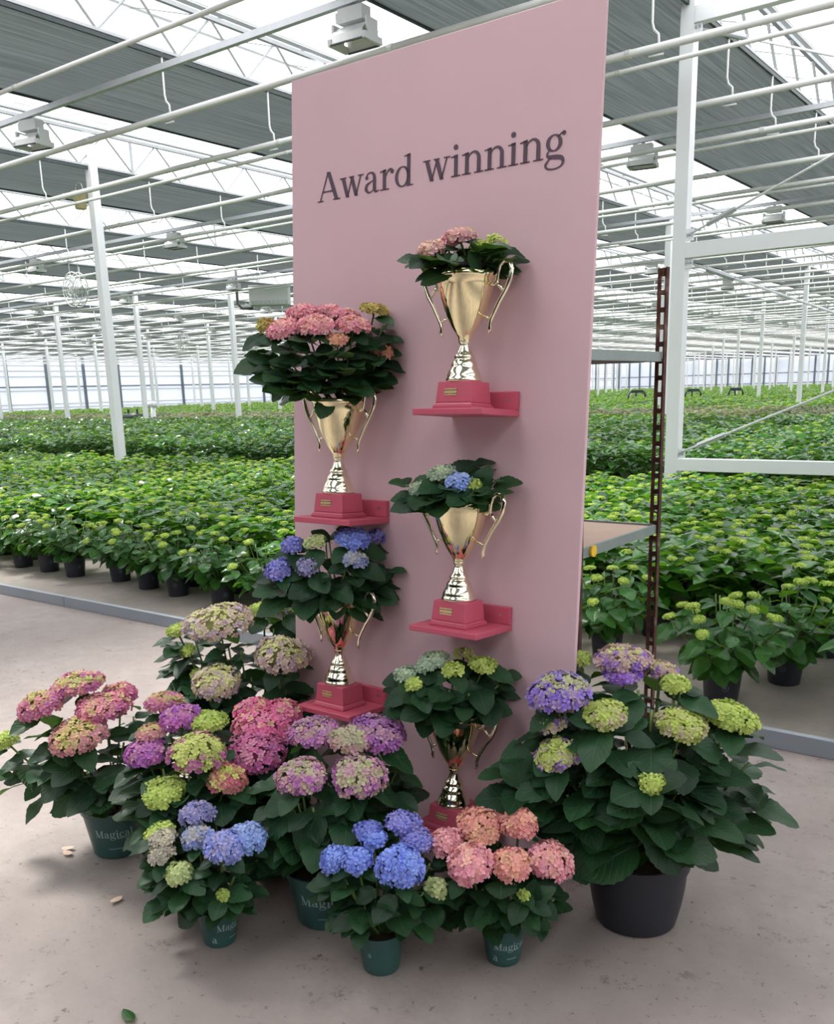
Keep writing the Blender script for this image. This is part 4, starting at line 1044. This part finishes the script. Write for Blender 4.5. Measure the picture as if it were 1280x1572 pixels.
P = front_to_centre(497, 1430, 0.094)
display_plant('potted_hydrangea', 'tall hydrangea with mauve-pink domes in green Magical pot below the lower left shelf', P, gpot(P, -0.05, text_xh=0.024),
    [(482, 1125, 80, 50, 'mauve', .05), (538, 1136, 64, 40, 'palemauve', -.02), (578, 1128, 90, 66, 'violetpink', .04), (462, 1193, 78, 58, 'mauvegreen', -.10), (551, 1193, 88, 74, 'mauvegreen', -.10)],
    [(600, 1215, 0.0), (430, 1230, -.05), (500, 1180, 0.0), (610, 1180, .05), (420, 1255, -.05), (545, 1240, -.12), (480, 1240, -.14), (430, 1200, 0.0), (590, 1240, -.03)], 0.150, 15, nodes=(0.48, 0.72, 0.96), low_droop=0.5,
    big=[((490, 1245, -.14), (455, 1313, -.2), 1.0), ((455, 1225, -.12), (398, 1246, -.12), 1.0), ((450, 1240, -.1), (395, 1280, -.12), 1.2), ((520, 1250, -.14), (500, 1305, -.18), 1.2), ((560, 1215, -.1), (627, 1232, -.06), 0.8), ((525, 1250, -.14), (560, 1300, -.15), 1.2), ((535, 1232, -.14), (515, 1250, -.2), .8), ((440, 1290, -.05), (412, 1345, -.07), 1.2)])
SM = dict(rt=0.069, rb=0.052, h=0.128, mat='pot_green', rim=0.018)
def spot(P, da, la): d = dict(SM); d.update(text_ang=face_angle(P)+da, text_xh=0.0165, logo=(face_angle(P)+la, 0.032, 0.018)); return d
P = front_to_centre(333, 1457, 0.052)
display_plant('potted_hydrangea', 'small hydrangea with lilac-blue heads in small green pot, left front', P, spot(P, 0.75, -0.30),
    [(302, 1250, 54, 40, 'violetgrey', .06), (303, 1286, 48, 36, 'greyblue', -.02), (344, 1302, 60, 54, 'bluelilac', -.09), (380, 1288, 58, 54, 'lightblue', -.03), (245, 1277, 44, 28, 'lime', .04), (250, 1288, 40, 26, 'greige', -.02), (248, 1311, 38, 32, 'greige', -.05), (275, 1341, 40, 34, 'limewhite', -.10), (342, 1374, 14, 14, 'lime', -.13)],
    [(225, 1300, 0.0), (240, 1335, -.04), (240, 1365, -.05), (395, 1320, 0.0), (380, 1350, -.05), (300, 1350, -.10), (330, 1260, .06), (360, 1345, -.08), (290, 1320, -.06)], 0.094, 16, nodes=(0.50, 0.72, 0.95), low_droop=0.4,
    big=[((305, 1385, -.08), (268, 1422, -.10), 1.2), ((285, 1375, -.08), (224, 1388, -.07), 1.0), ((345, 1370, -.11), (303, 1390, -.14), 1.1), ((348, 1370, -.11), (385, 1372, -.14), 1.1), ((340, 1390, -.08), (333, 1415, -.1), 1.2), ((250, 1340, -.06), (222, 1345, -.06), 1.0), ((295, 1340, -.1), (322, 1338, -.12), 1.0), ((230, 1298, -.03), (198, 1302, -.02), 1.0)])
P = front_to_centre(585, 1500, 0.055)
display_plant('potted_hydrangea', 'small hydrangea with vivid blue heads in small green pot, front middle', P, dict(SM, rt=0.073, rb=0.056, h=0.132, logo=(face_angle(P)-0.55, 0.075, 0.014)),
    [(614, 1331, 76, 66, 'blue', -.10), (548, 1321, 48, 38, 'blue', -.06), (517, 1321, 50, 48, 'blue', 0.0), (574, 1288, 40, 26, 'blue', .03), (564, 1274, 40, 24, 'deepblue', .06), (619, 1263, 54, 32, 'violetblue', .06), (641, 1290, 50, 36, 'violetblue', .02), (669, 1364, 32, 34, 'limewhite', -.06)],
    [(510, 1360, 0.0), (540, 1365, -.06), (660, 1325, 0.0), (680, 1375, -.02), (600, 1300, 0.0), (590, 1375, -.10), (640, 1385, -.08), (560, 1390, -.08)], 0.094, 17, nodes=(0.50, 0.72, 0.95), low_droop=0.4,
    big=[((635, 1400, -.09), (665, 1443, -.10), 1.1), ((575, 1365, -.10), (545, 1385, -.12), 1.2), ((605, 1375, -.12), (580, 1412, -.15), 1.1), ((560, 1395, -.08), (552, 1432, -.1), 1.2), ((600, 1400, -.1), (612, 1432, -.12), 1.2), ((650, 1370, -.08), (692, 1378, -.07), 1.0), ((530, 1350, -.04), (505, 1378, -.05), 1.1)])
P = front_to_centre(775, 1486, 0.052)
display_plant('potted_hydrangea', 'small hydrangea with salmon pink heads in small green pot, front right', P, spot(P, 0.42, -0.42),
    [(722, 1327, 72, 64, 'rosepink', -.10), (784, 1328, 62, 50, 'salmon', -.10), (844, 1322, 74, 62, 'rosepink', -.03), (686, 1294, 50, 48, 'rosepink', 0.0), (735, 1264, 70, 46, 'salmon', .05), (741, 1280, 52, 30, 'salmonyellow', .0), (797, 1267, 56, 58, 'salmon', .02), (768, 1252, 40, 26, 'salmon', .10), (804, 1375, 12, 12, 'lime', -.13)],
    [(700, 1375, 0.0), (740, 1365, -.08), (850, 1380, 0.0), (820, 1360, -.08), (700, 1345, -.04), (770, 1300, 0.0), (770, 1370, -.1), (730, 1390, -.05)], 0.090, 18, nodes=(0.50, 0.72, 0.95), low_droop=0.4,
    big=[((790, 1400, -.10), (740, 1418, -.12), 0.9), ((800, 1405, -.10), (830, 1435, -.11), 1.1), ((815, 1390, -.12), (820, 1352, -.12), 1.0), ((815, 1385, -.12), (850, 1360, -.12), .9), ((770, 1355, -.12), (768, 1375, -.2), 1.6), ((845, 1375, -.04), (868, 1373, -.03), .7)])
P = front_to_centre(990, 1442, 0.128)
display_plant('potted_hydrangea', 'large hydrangea with violet and lime heads in big black pot right of the board', P, dict(rt=0.166, rb=0.128, h=0.245, mat='pot_black', rim=0.045, belly=0.006),
    [(857, 1064, 98, 66, 'violetlime', -.05), (846, 1111, 42, 26, 'limeviolet', -.07), (856, 1158, 72, 46, 'limeviolet', -.12), (928, 1097, 68, 42, 'limepink', -.12), (1046, 1113, 78, 48, 'limepink', -.08), (1122, 1101, 84, 50, 'lime', 0.0), (1000, 1201, 44, 32, 'lime', -.22), (955, 1012, 88, 48, 'roselime', .08), (955, 1035, 58, 26, 'purple', .04), (1014, 1028, 52, 26, 'roselime', .10), (1036, 1051, 44, 30, 'lime', .02), (1064, 1081, 38, 22, 'lime', .04), (892, 1013, 28, 38, 'lime', .14)],
    [(780, 1180, -.05), (800, 1150, -.02), (1150, 1170, .05), (1160, 1210, .05), (1130, 1250, .05), (900, 1180, -.12), (950, 1150, -.12), (1050, 1190, -.1), (1080, 1150, -.05), (870, 1220, -.1), (930, 1230, -.16), (1060, 1240, -.14), (900, 1050, 0.0), (1080, 1100, .06), (1000, 1090, -.05), (980, 1060, 0.0), (880, 1100, -.05)], 0.155, 19, nodes=(0.46, 0.64, 0.82, 0.96), low_droop=0.35, stem_r=0.005,
    big=[((975, 1298, -.16), (890, 1342, -.20), 1.25), ((1001, 1270, -.18), (1045, 1345, -.24), 1.1), ((1003, 1278, -.18), (1108, 1308, -.20), 1.1), ((798, 1208, -.10), (790, 1137, -.08), 1.1), ((794, 1225, -.10), (726, 1222, -.08), 1.1), ((794, 1225, -.11), (856, 1252, -.14), 1.0), ((888, 1266, -.12), (820, 1270, -.12), 1.2),
         ((1092, 1180, -.02), (1153, 1204, .02), 1.1), ((1137, 1208, .03), (1176, 1232, .05), .9), ((1130, 1270, .02), (1181, 1297, .05), .7), ((990, 1210, -.22), (942, 1222, -.28), 1.3), ((1000, 1205, -.22), (1052, 1190, -.26), 1.2), ((992, 1195, -.2), (966, 1170, -.2), 1.2), ((1005, 1195, -.2), (1036, 1165, -.2), 1.3),
         ((985, 1235, -.2), (912, 1255, -.24), 1.1), ((990, 1245, -.2), (1046, 1245, -.26), 1.2), ((1045, 1060, 0.0), (1080, 1055, .03), 1.0), ((890, 1290, -.08), (905, 1365, -.10), 1.0), ((960, 1130, -.14), (1008, 1140, -.16), .9), ((1120, 1120, 0.0), (1160, 1125, .03), .9), ((925, 1110, -.14), (875, 1098, -.14), 1.0), ((930, 1112, -.15), (975, 1108, -.15), 1.0)])

# ================================================================== THE FIELD OF POTTED PLANTS
low_leaf, low_uv, low_f = leaf_arrays(3, 1, W=0.36, droop=0.28, fold=0.22, petiole=False)
tiny_leaf, tiny_uv, tiny_f = leaf_arrays(2, 1, W=0.40, droop=0.28, fold=0.20, petiole=False)
def field_plant(seed, hgt, spread, nstem, leafL, nodes, head_frac, lite=False, pal='field', headR=(0.028, 0.045)):
    """arrays of one bushy plant standing on the floor: leaves and heads"""
    rng = random.Random(seed); Vl = []; Fl = []; T = []; n = 0; Vh = []; Fh = []; Ch = []; nh = 0
    LV, LF = (tiny_leaf, tiny_f) if lite else (low_leaf, low_f)
    for s in range(nstem):
        a = 2.39996*s+rng.uniform(-.3, .3); r = spread*math.sqrt((s+0.4)/nstem)*0.80
        tip = np.array([r*math.cos(a), r*math.sin(a), hgt*rng.uniform(0.86, 1.0)-0.18*hgt*(r/spread)**2])
        path = curve3((r*0.15*math.cos(a), r*0.15*math.sin(a), 0.19), tip, np.zeros(3), 7); az0 = rng.uniform(0, 3.14)
        for ni, t in enumerate(nodes):
            k = t*6; i = min(int(k), 5); B = path[i]+(path[i+1]-path[i])*(k-i)
            for side in (0, 1):
                az = az0+ni*math.pi/2+side*math.pi+rng.uniform(-.4, .4)
                d = np.array([math.cos(az)+0.5*math.cos(a)*r/spread, math.sin(az)+0.5*math.sin(a)*r/spread, rng.uniform(0.0, 0.65)-(1-t)*0.7])
                L = leafL*rng.uniform(.75, 1.15); Rm = frame(d, (rng.uniform(-.4, .4), rng.uniform(-.4, .4), 1))
                Vl.append(B+(LV*L) @ Rm.T); Fl += [tuple(n+q for q in f) for f in LF]; n += len(LV); T += [rng.random()*0.999]*len(LV)
        if rng.random() < head_frac:
            R = rng.uniform(*headR)
            V, Fc, Cc = head_arrays(R, 0.34, pal, seed*50+s, nflo=(20 if lite else 42), fs=(0.017 if lite else 0.011), tri=2, cover=1.5)
            if lite: V, Fc, Cc = V, Fc, Cc
            Vh.append(V+tip+np.array([0, 0, 0.02])); Fh += [tuple(nh+q for q in f) for f in Fc]; Ch.append(Cc); nh += len(V)
    return (np.vstack(Vl), Fl, T), ((np.vstack(Vh), Fh, np.vstack(Ch)) if Vh else None)
def pot_arrays():
    q = MB(); q.lathe([(0, 0.0), (0.086, 0.0), (0.088, 0.005), (0.104, 0.178), (0.110, 0.180), (0.111, 0.208), (0.105, 0.208), (0.098, 0.19), (0, 0.19)], 20)
    return q
POT_ME = pot_arrays().mesh('pot', 'pot_field', True); POT_ME.set_sharp_from_angle(angle=math.radians(35))
lg = MB()
for i in range(14):                                   # ring-shaped print with a small centre on the pot's face
    for (r0, r1) in ((0.014, 0.019), (0.0, 0.007)):
        a, b = 2*math.pi*i/14, 2*math.pi*(i+1)/14
        P4 = []
        for rr, aa in ((r0, a), (r1, a), (r1, b), (r0, b)):
            z = 0.105+rr*math.sin(aa); th = rr*math.cos(aa)/0.097; R_ = 0.0885+(0.104-0.0885)*(z-0.005)/0.173+0.0012; P4.append((R_*math.cos(th), R_*math.sin(th), z))
        lg.add(P4, [(0, 1, 2, 3)])
LOGO_ME = lg.mesh('pot_mark', 'pot_logo')
def joined_plant(name, seed, leafmat, **kw):
    (Vl, Fl, T), hd = field_plant(seed, **kw)
    q = pot_arrays(); pv = np.array(q.v); V = [Vl, pv]; Fc = list(Fl)+[tuple(len(Vl)+i for i in f) for f in q.f]; mi = [0]*len(Fl)+[1]*len(q.f)
    col = np.zeros((len(Vl)+len(pv), 3)); tint = list(T)+[0]*len(pv)
    if hd:
        o = len(Vl)+len(pv); V.append(hd[0]); Fc += [tuple(o+i for i in f) for f in hd[1]]; mi += [2]*len(hd[1]); col = np.vstack([col, hd[2]]); tint += [0]*len(hd[0])
    return mesh_from(name, np.vstack(V), Fc, [leafmat, 'pot_field', 'petal'], col, tint, mi)
NODES_F = (0.45, 0.68, 0.86, 0.98)
FULL = [joined_plant('potted_hydrangea', 300+i, 'leaf_field', hgt=0.62+0.03*(i % 3), spread=0.34, nstem=13, leafL=0.135, nodes=NODES_F, head_frac=0.62) for i in range(5)]
PARTS = []
for i in range(4):
    (Vl, Fl, T), hd = field_plant(400+i, hgt=0.62+0.02*i, spread=0.37, nstem=14, leafL=0.15, nodes=(0.2, 0.35,)+NODES_F[1:], head_frac=0.6)
    PARTS.append((mesh_from('foliage', Vl, Fl, ['leaf_field'], None, T), mesh_from('flower_heads', hd[0], hd[1], ['petal'], hd[2])))
MID = [joined_plant('tall_hydrangea', 500+i, 'leaf_dark_field', hgt=0.86, spread=0.42, nstem=13, leafL=0.16, nodes=(0.55, 0.75, 0.90, 0.98), head_frac=0.28) for i in range(3)]
BRN = [joined_plant('tall_hydrangea', 550+i, 'leaf_brown_field', hgt=0.86, spread=0.42, nstem=10, leafL=0.17, nodes=(0.6, 0.8, 0.97), head_frac=0.35, lite=True, pal='greige') for i in range(2)]
FAR = [joined_plant('tall_hydrangea', 600+i, 'leaf_field', hgt=0.84, spread=0.50, nstem=10, leafL=0.19, nodes=(0.6, 0.8, 0.97), head_frac=0.35, lite=True, headR=(.04, .06)) for i in range(2)]

rng = random.Random(77)
def grid(y0, y1, dx, dy, margin=420, xmin=-74):
    out = []; row = 0; y = y0
    while y < y1:
        x = 2.6+(dx/2 if row % 2 else 0)
        while x > max(-2.4*y-6, xmin):
            xx, yy = x+rng.uniform(-.05, .05), y+rng.uniform(-.05, .05); x -= dx
            u, v, d = project((xx, yy, 0.4))
            if d < 0.5 or not -margin < u < 1280+margin: continue
            out.append((xx, yy, u, v, d))
        y += dy; row += 1
    return out
def near_column(x, y):
    return any(abs(y-Y) < 0.25 and abs(((x-X0)/BAY)-round((x-X0)/BAY))*BAY < 0.25 for Y in ROWS)
# block one, the nearest: the front rows are set by hand where their pots show
front = [(112, 888), (182, 895), (225, 907), (271, 918), (340, 934), (408, 946), (32, 873), (72, 880), (1114, 1087), (1212, 1056), (935, 1015)]
placed = []
for (px, py) in front:
    g = ground(px, py)+HF*0.086; placed.append((g[0], g[1]))
placed += [(-0.70, 4.78)]
b1 = [p for p in grid(4.95, 11.1, 0.56, 0.50) if not near_column(p[0], p[1]) and all((p[0]-a)**2+(p[1]-b)**2 > 0.42**2 for a, b in placed)]
b1 = [p for p in b1 if not (p[0] > -0.9 and p[1] < 5.3)]
def seen(p): return -40 < p[2] < 1320 and not (470 < p[2] < 880)
b1.sort(key=lambda p: (not seen(p), p[4]))
# nearest plants, every leaf its own
right_lab = {8: 'leafy hydrangea in black pot with round print, right of the rusty post', 9: 'hydrangea in black pot behind the bare gap right of the rusty post', 10: 'hydrangea in black pot between the pink board and the rusty post', 11: 'hydrangea in black pot cut by the right edge of the picture'}
left_order = sorted(range(8), key=lambda i: front[i][0])
for i, (x, y) in enumerate(placed):
    r_ = random.Random(900+i); root = empty('field_hydrangea', (x, y, 0.008))
    p = link('pot', POT_ME, root); l = link('pot_mark', LOGO_ME, p); l.rotation_euler = (0, 0, face_angle((x, y))+r_.uniform(-.3, .5))
    base = np.array([x, y, 0.20]); tips = []
    nst = 16
    for s in range(nst):
        a = 2.39996*s+r_.uniform(-.3, .3); rr = 0.33*math.sqrt((s+.4)/nst)
        P = np.array([x+rr*math.cos(a), y+rr*math.sin(a), 0.62*r_.uniform(.88, 1.0)-0.10*(rr/.3)**2])
        tips.append(dict(P=P, R=r_.uniform(.026, .038), hr=.38, pal='field', fs=0.009) if r_.random() < .45 else dict(P=P))
    grow(root, base, tips, 0.138, r_, 'leaf_near', nodes=(0.22, 0.45, 0.68, 0.90), low_droop=0.85)
    lab = right_lab.get(i) or 'leafy hydrangea in black pot by the kerb, %s pot from the left edge' % ORD[left_order.index(i)]
    tag(root, lab, 'potted plant', 'front row of the field')
nfull = 0
for i, (x, y, u, v, d) in enumerate(b1[:286]):
    r_ = random.Random(i)
    if i < 90:
        fo, he = PARTS[i % 4]; root = empty('field_hydrangea', (x, y, 0.008)); root.rotation_euler = (0, 0, r_.uniform(0, 6.28))
        tag(link('foliage', fo, root), kind='stuff'); tag(link('flower_heads', he, root), kind='stuff'); link('pot', POT_ME, root)
    else:
        root = link('field_hydrangea', FULL[i % 5], None, (x, y, 0.008)); root.rotation_euler = (0, 0, r_.uniform(0, 6.28)); nfull += 1
    s = r_.uniform(.92, 1.08); root.scale = (s, s, s*r_.uniform(.92, 1.08))
    side = 'left' if u < 460 else ('right' if u > 880 else 'behind'); row = round((y-4.95)/0.50)
    peers = sorted(p[2] for p in b1[:286] if round((p[1]-4.95)/0.50) == row and (p[2] < 460 if side == 'left' else p[2] > 880 if side == 'right' else 460 <= p[2] <= 880))
    wh = {'left': 'left of the board', 'right': 'right of the board', 'behind': 'behind the board'}[side]
    tag(root, 'green lime-budded hydrangea, near bed %s, row %s, %s from left' % (wh, ORD[row], ORD[min(peers.index(u), len(ORD)-1)]), 'potted plant', 'near bed of hydrangeas')

def stuff_block(name, pts, sources, label, smin=0.9, smax=1.12):
    me = bpy.data.meshes.new(name); me.from_pydata([(p[0], p[1], 0.008) for p in pts], [], [])
    n = len(pts); R_ = np.random.RandomState(n)
    a = me.attributes.new('turn', 'FLOAT', 'POINT'); a.data.foreach_set('value', R_.uniform(0, 6.28, n))
    a = me.attributes.new('size', 'FLOAT', 'POINT'); a.data.foreach_set('value', R_.uniform(smin, smax, n)*np.array([p[5] if len(p) > 5 else 1 for p in pts]))
    a = me.attributes.new('pick', 'INT', 'POINT'); a.data.foreach_set('value', R_.randint(0, len(sources), n))
    o = link(name, me); md = o.modifiers.new('plants', 'NODES'); ng = bpy.data.node_groups.new(name, 'GeometryNodeTree'); md.node_group = ng
    ng.interface.new_socket('Geometry', in_out='INPUT', socket_type='NodeSocketGeometry'); ng.interface.new_socket('Geometry', in_out='OUTPUT', socket_type='NodeSocketGeometry')
    gi = ng.nodes.new('NodeGroupInput'); go = ng.nodes.new('NodeGroupOutput'); jn = ng.nodes.new('GeometryNodeJoinGeometry')
    def attr(nm, ty):
        q = ng.nodes.new('GeometryNodeInputNamedAttribute'); q.data_type = ty; q.inputs['Name'].default_value = nm; return [s for s in q.outputs if s.enabled][0]
    tu, si, pk = attr('turn', 'FLOAT'), attr('size', 'FLOAT'), attr('pick', 'INT')
    cb = ng.nodes.new('ShaderNodeCombineXYZ'); ng.links.new(tu, cb.inputs['Z'])
    for i, src in enumerate(sources):
        oi = ng.nodes.new('GeometryNodeObjectInfo'); oi.inputs['Object'].default_value = src
        cm = ng.nodes.new('FunctionNodeCompare'); cm.data_type = 'INT'; cm.operation = 'EQUAL'
        ins = [s for s in cm.inputs if s.enabled]; ng.links.new(pk, ins[0]); ins[1].default_value = i
        ip = ng.nodes.new('GeometryNodeInstanceOnPoints')
        ng.links.new(gi.outputs[0], ip.inputs['Points']); ng.links.new(cm.outputs[0], ip.inputs['Selection']); ng.links.new(oi.outputs['Geometry'], ip.inputs['Instance'])
        ng.links.new(cb.outputs[0], ip.inputs['Rotation']); ng.links.new(si, ip.inputs['Scale']); ng.links.new(ip.outputs[0], jn.inputs[0])
    ng.links.new(jn.outputs[0], go.inputs[0])
    tag(o, label, 'plants', kind='stuff'); return o
def singles(meshes, pts, label, group):
    out = []
    for i, p in enumerate(pts):
        o = link('tall_hydrangea', meshes[i % len(meshes)], None, (p[0], p[1], 0.008)); o.rotation_euler = (0, 0, i*1.7); tag(o, '%s, %s nearest of those' % (label, ORD[i]), 'potted plant', group); out.append(o)
    return out
srcs = [o for o in C.objects if o.name.startswith('field_hydrangea') and o.type == 'MESH'][:5]
rest = b1[286:]
if rest: stuff_block('hydrangea_bed', rest, srcs, 'remaining green hydrangeas of the near bed behind the kerb')
b2 = [p for p in grid(12.35, 24.0, 0.62, 0.58) if not near_column(p[0], p[1])]; b2.sort(key=lambda p: (not seen(p), p[4]))
s2 = singles(MID, b2[:6], 'taller dark green hydrangea at the front edge of the second bed', 'front of the second bed')
stuff_block('hydrangea_bed', b2[6:], s2[:3], 'second bed of taller dark green hydrangeas without open flowers')
b3 = [p for p in grid(25.4, 33.0, 0.70, 0.70) if not near_column(p[0], p[1])]
s3 = singles(BRN, b3[:2], 'brownish hydrangea at the front of the third bed', 'front of the third bed')
stuff_block('hydrangea_bed', b3[2:], s3, 'third bed of brownish hydrangeas between the far columns')
b4 = [p for p in grid(33.6, 62.0, 0.85, 0.85)]
s4 = singles(FAR, b4[:2], 'light green hydrangea at the front of the far bed', 'front of the far bed')
stuff_block('hydrangea_bed', b4[2:], s4, 'far bed of light green hydrangeas in front of the back columns', 1.0, 1.15)
b5 = [p+(1.35,) for p in grid(63.0, 172.0, 1.5, 1.7, 200, -80)]
stuff_block('hydrangea_bed', b5, s4, 'farthest green hydrangeas reaching to the back wall', 0.75, 0.9)

# small dry leaves lying on the floor
for (px, py, s, lab) in ((95, 1306, 0.05, 'pale dried leaf on the floor left of the leftmost pot'), (110, 1315, 0.05, 'brown dried leaf on the floor beside the pale one'), (204, 1571, 0.06, 'green fallen leaf at the lower edge of the picture'), (187, 1380, .05, 'brown crumpled leaf on the floor left of the small pots')):
    g = ground(px, py); o = link('fallen_leaf', leaf_mesh('fallen_leaf', 'wood_plate' if 'brown' in lab or 'pale' in lab else 'leaf_near', nt=8, ns=2, W=.3, droop=-.1, fold=-.15, seed=3), None, (g[0], g[1], 0.012))
    o.scale = (s, s, s); o.rotation_euler = (0, 0.05, px); tag(o, lab, 'leaf')
